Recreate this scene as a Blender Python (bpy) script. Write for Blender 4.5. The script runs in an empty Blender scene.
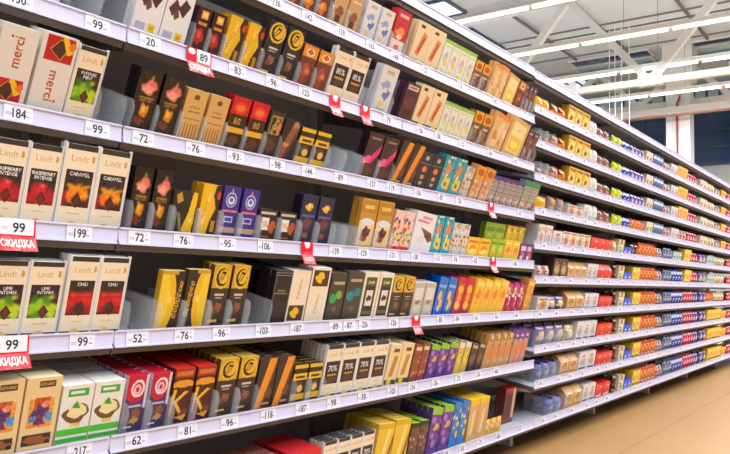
import bpy, bmesh, math, random
import numpy as np
from mathutils import Vector, Matrix, Euler
random.seed(5)
rng = np.random.default_rng(5)
C = bpy.context.scene.collection
scene = bpy.context.scene

# ------------------------------------------------------------------ camera
FL = 750.6
CAM = np.array([1.5616, 0.0, 0.84])
CR = np.array([0.80891373, 0.58761101, 0.01928404])
CU = np.array([0.0265487, -0.06927458, 0.9972443])
CF = np.array([-0.58732763, 0.80617264, 0.07163746])
cd = bpy.data.cameras.new('camera')
cam = bpy.data.objects.new('camera', cd); C.objects.link(cam)
cd.sensor_width = 36; cd.lens = FL / 730 * 36; cd.clip_start = .05; cd.clip_end = 200
cam.matrix_world = Matrix(((CR[0], CU[0], -CF[0], CAM[0]), (CR[1], CU[1], -CF[1], CAM[1]), (CR[2], CU[2], -CF[2], CAM[2]), (0, 0, 0, 1)))
scene.camera = cam

# ------------------------------------------------------------------ light and exposure
LAMP_Z = 5.04
LAMP_POWER = 200
WORLD = 0.33
TUBE_GLOW = 2.2
UP_POWER = 30
wd = bpy.data.worlds.new('store_light'); scene.world = wd; wd.use_nodes = True
wd.node_tree.nodes['Background'].inputs[0].default_value = (.86, .92, 1, 1)
wd.node_tree.nodes['Background'].inputs[1].default_value = WORLD
scene.view_settings.view_transform = 'Standard'; scene.view_settings.look = 'None'
scene.view_settings.gamma = 1; scene.view_settings.use_curve_mapping = False
scene.view_settings.exposure = 0.2
scene.cycles.transparent_max_bounces = 40
scene.cycles.max_bounces = 6

def lamp_light(y, x=1.2, length=9.0):
    ld = bpy.data.lights.new('lamp_row_light', 'AREA'); ld.shape = 'RECTANGLE'
    ld.size = length; ld.size_y = .16; ld.energy = LAMP_POWER; ld.color = (.93, .965, 1)
    o = bpy.data.objects.new('lamp_row_light', ld); C.objects.link(o)
    o.location = (x, y, LAMP_Z - .09)
for k in range(-3, 7):
    lamp_light(10.4 - 2.12 * k)
lamp_light(16.76); lamp_light(14.64); lamp_light(12.52)
def lamp_uplight(y):        # the fittings also throw some light up on the roof
    ld = bpy.data.lights.new('lamp_row_uplight', 'AREA'); ld.shape = 'RECTANGLE'; ld.size = 12; ld.size_y = .12; ld.energy = UP_POWER; ld.color = (.93, .97, 1)
    o = bpy.data.objects.new('lamp_row_uplight', ld); C.objects.link(o); o.location = (-2.2, y, LAMP_Z + .11); o.rotation_euler = (math.pi, 0, 0)
for y_ in (10.4, 12.52, 14.64, 16.76): lamp_uplight(y_)

# ------------------------------------------------------------------ materials
def lin(c):
    out = []
    for v in c:
        v = v / 255.
        out.append(v / 12.92 if v <= .04045 else ((v + .055) / 1.055) ** 2.4)
    return out
_m = {}
def mat(name, col, rough=.5, metal=0, noise=.06, scale=30, emit=0, alpha=1, bump=0):
    if name in _m: return _m[name]
    m = bpy.data.materials.new(name); m.use_nodes = True; n = m.node_tree.nodes; L = m.node_tree.links
    b = n['Principled BSDF']; c = lin(col)
    b.inputs['Roughness'].default_value = rough; b.inputs['Metallic'].default_value = metal
    t = n.new('ShaderNodeTexNoise'); t.inputs['Scale'].default_value = scale; t.inputs['Detail'].default_value = 4
    tc = n.new('ShaderNodeTexCoord'); L.new(tc.outputs['Object'], t.inputs['Vector'])
    mx = n.new('ShaderNodeMix'); mx.data_type = 'RGBA'
    mx.inputs[6].default_value = [max(0, v * (1 - noise)) for v in c] + [1]
    mx.inputs[7].default_value = [min(1, v * (1 + noise)) for v in c] + [1]
    L.new(t.outputs['Fac'], mx.inputs[0]); L.new(mx.outputs[2], b.inputs['Base Color'])
    if emit:
        b.inputs['Emission Color'].default_value = c + [1]; b.inputs['Emission Strength'].default_value = emit
    if alpha < 1: b.inputs['Alpha'].default_value = alpha
    if bump:
        bp = n.new('ShaderNodeBump'); bp.inputs['Strength'].default_value = bump; L.new(t.outputs['Fac'], bp.inputs['Height']); L.new(bp.outputs[0], b.inputs['Normal'])
    _m[name] = m; return m
def print_mat(name, rough, metal=0, bump=0, bscale=40):
    m = bpy.data.materials.new(name); m.use_nodes = True; n = m.node_tree.nodes; L = m.node_tree.links
    b = n['Principled BSDF']; a = n.new('ShaderNodeAttribute'); a.attribute_name = 'print'
    t = n.new('ShaderNodeTexNoise'); t.inputs['Scale'].default_value = bscale; t.inputs['Detail'].default_value = 3
    tc = n.new('ShaderNodeTexCoord'); L.new(tc.outputs['Object'], t.inputs['Vector'])
    mx = n.new('ShaderNodeMix'); mx.data_type = 'RGBA'; mx.blend_type = 'MULTIPLY'; mx.inputs[0].default_value = 1
    r = n.new('ShaderNodeMapRange'); r.inputs[3].default_value = .94; r.inputs[4].default_value = 1.04
    L.new(t.outputs['Fac'], r.inputs[0]); L.new(a.outputs['Color'], mx.inputs[6]); L.new(r.outputs[0], mx.inputs[7])
    L.new(mx.outputs[2], b.inputs['Base Color'])
    b.inputs['Roughness'].default_value = rough; b.inputs['Metallic'].default_value = metal
    if bump:
        bp = n.new('ShaderNodeBump'); bp.inputs['Strength'].default_value = bump; bp.inputs['Distance'].default_value = .01
        L.new(t.outputs['Fac'], bp.inputs['Height']); L.new(bp.outputs[0], b.inputs['Normal'])
    return m
PM = {'card': print_mat('printed_card', .42), 'gloss': print_mat('printed_film', .22, 0, .25), 'foil': print_mat('printed_foil', .3, .35, .2), 'paper': print_mat('printed_paper', .6)}
M_RAIL = mat('price_rail_plastic', (216, 216, 244), .35)
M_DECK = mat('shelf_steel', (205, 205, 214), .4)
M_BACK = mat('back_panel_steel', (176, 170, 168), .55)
M_UNDER_SHADE = mat('shaded_underside', (98, 92, 90), .5)  # shelf steel with the shade under the decks put into its colour
M_UP = mat('upright_steel', (140, 136, 136), .5)
M_FOOT = mat('foot_steel', (205, 195, 190), .5)
M_TRAY = mat('clear_plastic', (226, 228, 232), .1, alpha=.2)
M_WIRE = mat('clear_rod', (225, 225, 228), .2)

# ------------------------------------------------------------------ mesh helpers
class MB:
    def __init__(s): s.v = []; s.f = []
    def add(s, vs, fs):
        o = len(s.v); s.v += [tuple(p) for p in vs]; s.f += [tuple(i + o for i in f) for f in fs]
    def box(s, x0, y0, z0, x1, y1, z1, fn=None):
        vs = [(x0, y0, z0), (x1, y0, z0), (x1, y1, z0), (x0, y1, z0), (x0, y0, z1), (x1, y0, z1), (x1, y1, z1), (x0, y1, z1)]
        if fn: vs = [fn(p) for p in vs]
        s.add(vs, [(0, 3, 2, 1), (4, 5, 6, 7), (0, 1, 5, 4), (1, 2, 6, 5), (2, 3, 7, 6), (3, 0, 4, 7)])
    def bar(s, a, b, w, h=None, up=(0, 0, 1)):
        a, b = Vector(a), Vector(b); d = (b - a).normalized(); h = h or w
        u = Vector(up); r = d.cross(u)
        if r.length < 1e-4: r = d.cross(Vector((1, 0, 0)))
        r.normalize(); u = r.cross(d); r *= w / 2; u *= h / 2
        vs = [p + i * r + j * u for p in (a, b) for i, j in ((-1, -1), (1, -1), (1, 1), (-1, 1))]
        s.add(vs, [(0, 1, 2, 3), (7, 6, 5, 4), (0, 4, 5, 1), (1, 5, 6, 2), (2, 6, 7, 3), (3, 7, 4, 0)])
    def tube(s, pts, r, n=8):
        pts = [Vector(p) for p in pts]; rings = []
        for i, p in enumerate(pts):
            d = (pts[min(i + 1, len(pts) - 1)] - pts[max(i - 1, 0)]).normalized()
            a = d.cross(Vector((0, 0, 1)));
            if a.length < 1e-3: a = d.cross(Vector((1, 0, 0)))
            a.normalize(); b = a.cross(d)
            rings.append([p + r * (math.cos(t * 2 * math.pi / n) * a + math.sin(t * 2 * math.pi / n) * b) for t in range(n)])
        vs = [q for R in rings for q in R]; fs = []
        for i in range(len(pts) - 1):
            for t in range(n): fs.append((i * n + t, i * n + (t + 1) % n, (i + 1) * n + (t + 1) % n, (i + 1) * n + t))
        fs.append(tuple(range(n))[::-1]); fs.append(tuple((len(pts) - 1) * n + t for t in range(n)))
        s.add(vs, fs)
    def mesh(s, name, m):
        me = bpy.data.meshes.new(name); me.from_pydata(s.v, [], s.f); me.materials.append(m); me.update(); return me
    def build(s, name, m, parent=None, loc=(0, 0, 0), bevel=0):
        return link(name, s.mesh(name, m), parent, loc, bevel)
def link(name, me, parent=None, loc=(0, 0, 0), bevel=0):
    o = bpy.data.objects.new(name, me); C.objects.link(o); o.location = loc
    if parent: o.parent = parent
    if bevel:
        b = o.modifiers.new('bevel', 'BEVEL'); b.width = bevel; b.segments = 2; b.limit_method = 'ANGLE'
    return o
LABELS = {}
def tag(o, label, cat, group=None):
    n = len(label.replace(',', ' ').split())
    if label in LABELS or not 4 <= n <= 16: print('LABEL PROBLEM', n, label)
    LABELS[label] = 1
    o['label'] = label; o['category'] = cat
    if group: o['group'] = group
    return o
def struct(o): o['kind'] = 'structure'; return o
def empty(name, loc=(0, 0, 0), rot=(0, 0, 0)):
    o = bpy.data.objects.new(name, None); C.objects.link(o); o.location = loc; o.rotation_euler = rot; o.empty_display_size = .05; return o

# ------------------------------------------------------------------ printed artwork
_txt = {}
def text_tris(s):
    if s in _txt: return _txt[s]
    cu = bpy.data.curves.new('lettering', 'FONT'); cu.body = s; cu.resolution_u = 3; cu.align_x = 'CENTER'
    o = bpy.data.objects.new('lettering', cu)
    C.objects.link(o)
    dg = bpy.context.evaluated_depsgraph_get()
    me = bpy.data.meshes.new_from_object(o.evaluated_get(dg)); me.calc_loop_triangles()
    v = np.array([p.co[:2] for p in me.vertices]).reshape(-1, 2)
    t = np.array([tr.vertices[:] for tr in me.loop_triangles]).reshape(-1, 3)
    bpy.data.objects.remove(o); bpy.data.curves.remove(cu); bpy.data.meshes.remove(me)
    if len(v):
        lo, hi = v.min(0), v.max(0); v = (v - (lo + hi) / 2) / .73
        _txt[s] = (v[t], (hi - lo) / .73)
    else: _txt[s] = (np.zeros((0, 3, 2)), np.array([1, 1]))
    return _txt[s]
class Art:
    """raster of print colours on one face; u runs right, v runs up, both 0..1"""
    def __init__(s, w, h, res, base, foot=0.):
        s.w, s.h = w, h; s.nx = max(4, int(round(w / res))); s.ny = max(5, int(round(h / res)))
        s.a = np.empty((s.ny, s.nx, 3)); s.a[:] = base
        s.U, s.V = np.meshgrid((np.arange(s.nx) + .5) / s.nx, (np.arange(s.ny) + .5) / s.ny)
        s.foot = foot; s.V = (s.V * h - foot) / (h - foot)
    def rect(s, u0, v0, u1, v1, c): s.a[(s.U >= u0) & (s.U < u1) & (s.V >= v0) & (s.V < v1)] = c; return s
    def ell(s, u, v, ru, rv, c): s.a[((s.U - u) / ru) ** 2 + ((s.V - v) / rv) ** 2 < 1] = c; return s
    def ring(s, u, v, ru, rv, k, c):
        d = ((s.U - u) / ru) ** 2 + ((s.V - v) / rv) ** 2; s.a[(d < 1) & (d > k * k)] = c; return s
    def poly(s, pts, c):
        inside = np.zeros(s.U.shape, bool); n = len(pts)
        for i in range(n):
            (x0, y0), (x1, y1) = pts[i], pts[(i + 1) % n]
            if y0 == y1: continue
            cond = ((y0 > s.V) != (y1 > s.V)) & (s.U < (x1 - x0) * (s.V - y0) / (y1 - y0) + x0)
            inside ^= cond
        s.a[inside] = c; return s
    def blob(s, u, v, ru, rv, c, seed=0, k=.25):
        r = np.random.default_rng(seed); an = np.arctan2((s.V - v) / rv, (s.U - u) / ru); f = np.ones(s.U.shape)
        for q in range(2, 7): f += k * r.uniform(-.5, .5) * np.cos(q * an + r.uniform(0, 6.3))
        s.a[((s.U - u) / ru) ** 2 + ((s.V - v) / rv) ** 2 < f * f] = c; return s
    def dots(s, n, cols, seed, size=.1, box=(0, 0, 1, 1)):
        r = np.random.default_rng(seed); asp = s.w / s.h
        for i in range(n):
            z = size * r.uniform(.6, 1.3)
            s.ell(r.uniform(box[0], box[2]), r.uniform(box[1], box[3]), z, z * asp * r.uniform(.7, 1.3), cols[i % len(cols)])
        return s
    def lines(s, u0, v0, u1, v1, n, c, duty=.45, vert=False):
        q = ((s.U - u0) / (u1 - u0) if vert else (s.V - v0) / (v1 - v0)) * n
        s.a[(s.U >= u0) & (s.U < u1) & (s.V >= v0) & (s.V < v1) & (q % 1 < duty)] = c; return s
    def blur(s, k=1, u0=0, v0=0, u1=1, v1=1):
        m = (s.U >= u0) & (s.U < u1) & (s.V >= v0) & (s.V < v1); i, j = np.where(m)
        if not len(i): return s
        i0, i1, j0, j1 = i.min(), i.max() + 1, j.min(), j.max() + 1; b = s.a[i0:i1, j0:j1]
        for _ in range(k):
            p = np.pad(b, ((1, 1), (1, 1), (0, 0)), 'edge')
            b = (p[:-2, 1:-1] + p[2:, 1:-1] + p[1:-1, :-2] + p[1:-1, 2:] + p[1:-1, 1:-1]) / 5
        s.a[i0:i1, j0:j1] = b; return s
    def speck(s, amt, seed=0, u0=0, v0=0, u1=1, v1=1):
        r = np.random.default_rng(seed); m = (s.U >= u0) & (s.U < u1) & (s.V >= v0) & (s.V < v1)
        g = r.normal(0, amt, ((s.ny + 2) // 3 + 1, (s.nx + 2) // 3 + 1)); g = np.kron(g, np.ones((3, 3)))[:s.ny, :s.nx]
        s.a[m] = np.clip(s.a[m] + g[m][:, None], 0, 255); return s
    def scrawl(s, u, v, ln, hgt, c, rot=0, seed=1):
        """script too small to read: a run of loops and strokes"""
        r = np.random.default_rng(seed); n = max(4, int(ln / hgt * 1.1)); a = math.radians(rot); cs, sn = math.cos(a), math.sin(a)
        for i in range(n):
            d = ln * ((i + .5) / n - .5); k = r.uniform(.75, 1.2)
            cu, cv = u + d * cs / s.w, v + d * sn / (s.h - s.foot)
            x = (s.U - cu) * s.w; y = (s.V - cv) * (s.h - s.foot); p, q = x * cs + y * sn, -x * sn + y * cs
            p = p - q * .25; e = (p / (ln / n * .52)) ** 2 + (q / (hgt * .5 * k)) ** 2
            s.a[(e < 1) & (e > .22) & (p < ln / n * r.uniform(.2, .5))] = c
        return s
    def text(s, t, u, v, hgt, c, rot=0, maxw=None, bold=0):
        if bold:
            for du, dv in ((bold, 0), (0, bold), (bold, bold)): s.text(t, u + du * hgt * (s.h - s.foot) / s.w, v + dv * hgt, hgt, c, rot, maxw)
        tri, ext = text_tris(t); hv = s.h - s.foot; H = hgt * hv; sx = 1
        span = s.w if rot in (0, 180) else hv
        if maxw and ext[0] * H > maxw * span: sx = maxw * span / (ext[0] * H)
        p = tri * H; p = p * np.array([sx, 1]); r = math.radians(rot); cs, sn = math.cos(r), math.sin(r)
        q = np.stack([p[..., 0] * cs - p[..., 1] * sn + u * s.w, p[..., 0] * sn + p[..., 1] * cs + v * hv], -1)
        X, Y = s.U[0] * s.w, s.V[:, 0] * hv
        for a, b, d in q:
            x0, x1 = np.searchsorted(X, [min(a[0], b[0], d[0]), max(a[0], b[0], d[0])]); y0, y1 = np.searchsorted(Y, [min(a[1], b[1], d[1]), max(a[1], b[1], d[1])])
            if x0 >= x1 or y0 >= y1: continue
            gx, gy = np.meshgrid(X[x0:x1], Y[y0:y1])
            def e(p, q): return (q[0] - p[0]) * (gy - p[1]) - (q[1] - p[1]) * (gx - p[0])
            e0, e1, e2 = e(a, b), e(b, d), e(d, a)
            m = ((e0 >= 0) & (e1 >= 0) & (e2 >= 0)) | ((e0 <= 0) & (e1 <= 0) & (e2 <= 0))
            s.a[y0:y1, x0:x1][m] = c
        return s
def srgb2lin(a):
    a = np.clip(np.asarray(a, float) / 255., 0, 1)
    return np.where(a <= .04045, a / 12.92, ((a + .055) / 1.055) ** 2.4)
def pack_mesh(name, art, t, side, top, finish, shape='box', back=None):
    """closed package: printed front grid at x=0 (box) or bulging (pillow), body behind it"""
    nx, ny, w, h = art.nx, art.ny, art.w, art.h
    ys = np.linspace(-w / 2, w / 2, nx + 1); zs = np.linspace(0, h, ny + 1)
    Y, Z = np.meshgrid(ys, zs); X = np.zeros_like(Y)
    if shape == 'pillow':
        u, v = (Y / w + .5), Z / h
        bul = np.sin(np.pi * np.clip(u, 0, 1)) ** .55 * np.clip(np.sin(np.pi * np.clip((v - .04) / .92, 0, 1)), 0, 1) ** .5
        X = t / 2 * bul - t / 2
        Z = Z.copy(); Z[-1, ::2] -= .004; Z[0, ::2] += .003
        Y = Y * (1 - .05 * np.sin(np.pi * v))
    elif shape == 'can':      # upright rounded body
        u = (Y / w) * 2; X = t / 2 * np.sqrt(np.clip(1 - u ** 2, 0, 1)) - t / 2
    elif shape == 'flap':     # thin card whose lower part stands out
        X = np.clip(.45 - Z / h, 0, 1) * h * .5
    elif shape == 'gable':    # carton that narrows to a ridge at the top
        v = Z / h; X = -np.clip((v - .72) / .28, 0, 1) * t * .45
    V = np.stack([X, Y, Z], -1).reshape(-1, 3).tolist()
    idx = np.arange((nx + 1) * (ny + 1)).reshape(ny + 1, nx + 1)
    F = np.stack([idx[:-1, :-1], idx[:-1, 1:], idx[1:, 1:], idx[1:, :-1]], -1).reshape(-1, 4).tolist()
    cols = srgb2lin(art.a.reshape(-1, 3)).tolist()
    L, R, B, T = idx[:, 0].tolist(), idx[:, -1].tolist(), idx[0].tolist(), idx[-1].tolist()
    sc, tc = srgb2lin(side).tolist(), srgb2lin(top).tolist(); bc = srgb2lin(back if back is not None else side).tolist()
    n0 = len(V)
    if shape == 'flap':
        V += [[p[0] - t, p[1], p[2]] for p in V]
        F += [[q + n0 for q in f[::-1]] for f in F]; cols += [bc] * (len(F) - len(cols))
        for ring in (L, R, B, T):
            for p, q in zip(ring[:-1], ring[1:]): F.append([p, q, q + n0, p + n0]); cols.append(sc)
    elif shape in ('pillow', 'can'):
        nb = {}
        for j in range(ny + 1):
            for i in range(nx + 1):
                edge = i in (0, nx) or (shape == 'pillow' and j in (0, ny))
                k = idx[j, i]
                if edge: nb[(j, i)] = int(k)
                else:
                    p = V[k]; V.append([-t - p[0], p[1], p[2]]); nb[(j, i)] = len(V) - 1
        for j in range(ny):
            for i in range(nx):
                F.append([nb[(j, i)], nb[(j + 1, i)], nb[(j + 1, i + 1)], nb[(j, i + 1)]]); cols.append(bc)
        if shape == 'can':
            F.append(T + [nb[(ny, i)] for i in range(nx - 1, 0, -1)]); cols.append(tc)
            F.append([nb[(0, i)] for i in range(1, nx)] + R[0:1] + B[-2:0:-1] + L[0:1]); cols.append(sc)
    else:
        xb = X[-1, 0] if shape == 'gable' else 0
        tb = -t - xb if shape == 'gable' else -t
        V += [[-t, -w / 2, 0], [-t, w / 2, 0], [tb, w / 2, h], [tb, -w / 2, h]]
        if shape == 'gable':
            V += [[-t, -w / 2, h * .72], [-t, w / 2, h * .72]]
            b0, b1, t1, t0, m0, m1 = range(n0, n0 + 6)
            F += [L + [t0, m0, b0], [b1, m1, t1] + R[::-1], [b0, b1] + B[::-1], T + [t1, t0], [b0, m0, m1, b1], [m0, t0, t1, m1]]
            cols += [sc, sc, bc, tc, bc, tc]
        else:
            b0, b1, t1, t0 = range(n0, n0 + 4)
            F += [L + [t0, b0], [b1, t1] + R[::-1], [b0, b1] + B[::-1], T + [t1, t0], [b0, t0, t1, b1]]
            cols += [sc, sc, bc, tc, bc]
    me = bpy.data.meshes.new(name); me.from_pydata(V, [], F); me.materials.append(PM[finish])
    at = me.attributes.new('print', 'FLOAT_COLOR', 'FACE')
    ca = np.ones((len(F), 4), np.float32); ca[:, :3] = cols; at.data.foreach_set('color', ca.ravel())
    if shape in ('pillow', 'can'): me.polygons.foreach_set('use_smooth', [True] * len(F))
    me.update(); return me

# ------------------------------------------------------------------ the rack: bays, shelves
Y0, BL = 1.1224, 1.25
RZ = {'R%d' % k: 1.941 - .2506 * k for k in range(0, 7)}
SZ = {'S%d' % k: 1.9325 - .178 * k for k in range(0, 10)}
ROWZ = dict(RZ); ROWZ.update(SZ); ROWZ['B'] = .139
TILT = {'R0': 6, 'R1': 20, 'R2': 21, 'R3': 21, 'R4': 12.5, 'R5': 12.5, 'R6': 12, 'B': 9}
for k in range(0, 10): TILT['S%d' % k] = 10 if k else 6
def depth_of(row): return .40 if row[0] == 'R' else (.42 if row == 'B' else .38)
ORD = ['zeroth', 'first', 'second', 'third', 'fourth', 'fifth', 'sixth', 'seventh', 'eighth', 'ninth', 'tenth']
def bay_word(k): return ORD[k + 2] + ' bay'
def row_word(row, bay):
    n = (7 if bay < 2 else 10) if row == 'B' else int(row[1:])
    return ORD[n] + ' shelf down'
def where(row, bay): return row_word(row, bay) + ', ' + bay_word(bay)
def on_shelf(row, s, y, up=0.):
    t = math.radians(TILT[row]); z = ROWZ[row] - .012
    return (-s * math.cos(t) + up * math.sin(t), y, z + s * math.sin(t) + up * math.cos(t))
def y_at(px, X, Z):
    k = (px - 365) / FL; q = CR - k * CF; dx, dz = X - CAM[0], Z - CAM[2]
    return -(q[0] * dx + q[2] * dz) / q[1]
def depth_at(X, y, Z): return (np.array([X, y, Z]) - CAM) @ CF

# setting
def plane_box(name, x0, y0, z0, x1, y1, z1, m):
    b = MB(); b.box(x0, y0, z0, x1, y1, z1); o = b.build(name, m); return struct(o)
def floor_mat():
    m = bpy.data.materials.new('floor_tiles'); m.use_nodes = True; n = m.node_tree.nodes; L = m.node_tree.links; b = n['Principled BSDF']
    tc = n.new('ShaderNodeTexCoord'); sx = n.new('ShaderNodeSeparateXYZ'); L.new(tc.outputs['Object'], sx.inputs[0])
    def joint(out, period, off, wdt):
        a = n.new('ShaderNodeMath'); a.operation = 'ADD'; a.inputs[1].default_value = off; L.new(out, a.inputs[0])
        q = n.new('ShaderNodeMath'); q.operation = 'PINGPONG'; q.inputs[1].default_value = period / 2; L.new(a.outputs[0], q.inputs[0])
        l = n.new('ShaderNodeMath'); l.operation = 'LESS_THAN'; l.inputs[1].default_value = wdt; L.new(q.outputs[0], l.inputs[0]); return l
    a = joint(sx.outputs[0], 1.8, -.35, .006); mxm = a
    t = n.new('ShaderNodeTexNoise'); t.inputs['Scale'].default_value = 1.3; t.inputs['Detail'].default_value = 6; L.new(tc.outputs['Object'], t.inputs['Vector'])
    m1 = n.new('ShaderNodeMix'); m1.data_type = 'RGBA'; m1.inputs[6].default_value = lin((166, 122, 72)) + [1]; m1.inputs[7].default_value = lin((182, 138, 86)) + [1]; L.new(t.outputs['Fac'], m1.inputs[0])
    m2 = n.new('ShaderNodeMix'); m2.data_type = 'RGBA'; m2.inputs[7].default_value = lin((150, 112, 76)) + [1]; L.new(m1.outputs[2], m2.inputs[6]); L.new(mxm.outputs[0], m2.inputs[0])
    L.new(m2.outputs[2], b.inputs['Base Color']); b.inputs['Roughness'].default_value = .38
    return m
plane_box('floor', -9, -3, -.1, 9, 23, 0, floor_mat())

# shelving bays
def shelving_bay(k):
    y = Y0 + k * BL
    e = empty('shelving_bay', (-.30, y + BL / 2, 0)); P = e
    ox, oy = .30, -(y + BL / 2)
    b = MB(); b.box(-.47, y + .002, .06, -.455, y + BL - .002, 1.93); o = b.build('back_panel', M_BACK, P, (ox, oy, 0))
    for yy in ((y,) if k < 6 else (y, y + BL - .04)):
        b = MB(); b.box(-.455, yy + .002, .04, -.425, yy + .038, 1.93); b.build('upright', M_UP, P, (ox, oy, 0))
        b = MB(); b.box(-.455, yy + .002, .004, -.13, yy + .038, .066); ft = b.build('foot', M_FOOT, P, (ox, oy, 0), .003)
        b = MB(); b.box(-.185, yy + .002, 0, -.122, yy + .052, .0038); b.build('foot_plate', M_UP, ft)
    b = MB(); b.box(-.40, y + .06, .01, -.385, y + BL - .06, .06); b.build('kick_plate', M_UP, P, (ox, oy, 0))
    tag(e, 'grey steel shelving unit with dark back panel forming the ' + bay_word(k) + ' of the rack', 'shelving unit', 'shelving bays of the long rack')
for k in range(-1, 7): shelving_bay(k)
def shelf(row, k):
    y = Y0 + k * BL; z = ROWZ[row]; t = math.radians(TILT[row]); D = depth_of(row)
    e = empty('shelf', (0, y + BL / 2, z)); H = BL / 2 - .003
    ct, st = math.cos(t), math.sin(t)
    f = lambda p: (p[0] * ct + p[2] * st, p[1], -.012 - p[0] * st + p[2] * ct)     # x<0 runs back and up the slope
    b = MB(); b.box(-D, -H, -.022, -.005, H, -.0022, f); b.box(-.03, -H, -.026, -.006, H, -.022, f); b.build('deck', M_UNDER_SHADE, e)
    b = MB(); b.box(-D, -H, -.0022, -.0055, H, 0, f); b.build('deck_top', M_DECK, e)  # top of the same deck, split off to keep the unshaded colour
    b = MB(); b.box(-.004, -H, -.021, 0, H, .021); b.box(-.004, -H, .017, .004, H, .021); b.box(-.004, -H, -.021, .004, H, -.017)
    b.build('price_rail', M_RAIL, e)
    for s_ in (-1, 1) if row != 'B' else ():
        yy = s_ * (H - .012)
        b = MB(); vs = []
        for dy in (-.0015, .0015):
            vs += [f((-D, yy + dy, -.02)), f((-.02, yy + dy, -.02)), f((-.02, yy + dy, -.034)), f((-D, yy + dy, -.085))]
        b.add(vs, [(0, 1, 2, 3), (7, 6, 5, 4), (0, 4, 5, 1), (1, 5, 6, 2), (2, 6, 7, 3), (3, 7, 4, 0)]); b.build('bracket', M_FOOT if k == 2 and s_ < 0 else M_UNDER_SHADE, e)
    if row in ('R0', 'S0'): lb = 'white canopy shelf along the very top of the ' + bay_word(k)
    else: lb = 'sloping white steel shelf with price rail, ' + where(row, k)
    tag(e, lb, 'shelf', 'steel shelves of the rack')
for k in range(-1, 2):
    for row in list(RZ) + ['B']: shelf(row, k)
for k in range(2, 7):
    for row in list(SZ) + ['B']: shelf(row, k)
# ------------------------------------------------------------------ products
CREAM = (246, 228, 198); IVORY = (232, 224, 214); WHITE = (238, 236, 236); DK = (38, 26, 26); BRN = (84, 48, 34); GOLD = (212, 160, 52); YEL = (246, 196, 24); RED = (206, 22, 34); TAN = (222, 184, 128); LIME = (150, 200, 40); NAVY = (26, 30, 70)
PR = {}
def P(key, name, cat, look, base, art, t=.014, side=None, top=None, finish='card', shape='box', back=None):
    PR[key] = dict(name=name, cat=cat, look=look, base=base, art=art, t=t, side=side or base, top=top or side or base, finish=finish, shape=shape, back=back)
BAR, BOX = 'chocolate_bar', 'chocolate_box'

# -- large cartons at the left
def merci(flip):
    def f(a):
        pic = (.12, .66, .92, .98) if flip else (.06, .02, .86, .33)
        u0, v0, u1, v1 = pic; m = (v0 + v1) / 2; h = v1 - v0
        a.rect(u0, v0, u1, v1, (196, 20, 30))
        a.poly([(u0 + .12, m - .02), (u0 + .38, v1 - .03), (u0 + .7, m + .06), (u0 + .46, v0 + .02)], (214, 150, 40))
        a.poly([(u0 + .15, m - .02), (u0 + .38, v1 - .045), (u0 + .66, m + .055), (u0 + .45, v0 + .035)], (70, 42, 34))
        a.poly([(u0 + .42, v1 - .01), (u0 + .56, v1 - .0), (u0 + .8, m - .02), (u0 + .62, m - .06)], (250, 196, 16))
        if not flip: a.poly([(u0, v0 + .02), (u0 + .18, v0 + .09), (u0 + .26, v0 + .01), (u0 + .1, v0)], (250, 196, 16))
        a.blob(u1 - .06, v1 - .1, .1, .05, (236, 120, 40), 3)
        a.text('merci', .5, .34 if flip else .67, .13, (190, 92, 44), 270 if flip else 90, .46, .05)
        a.ell(.5 - (.2 if not flip else -.2), .16 if flip else .86, .035, .018, RED)
    return f
P('merci_low', BOX, 'chocolates', 'white chocolate box, picture at foot', IVORY, merci(False), .03)
P('merci_up', BOX, 'chocolates', 'white chocolate box, picture at top', IVORY, merci(True), .03)
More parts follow.
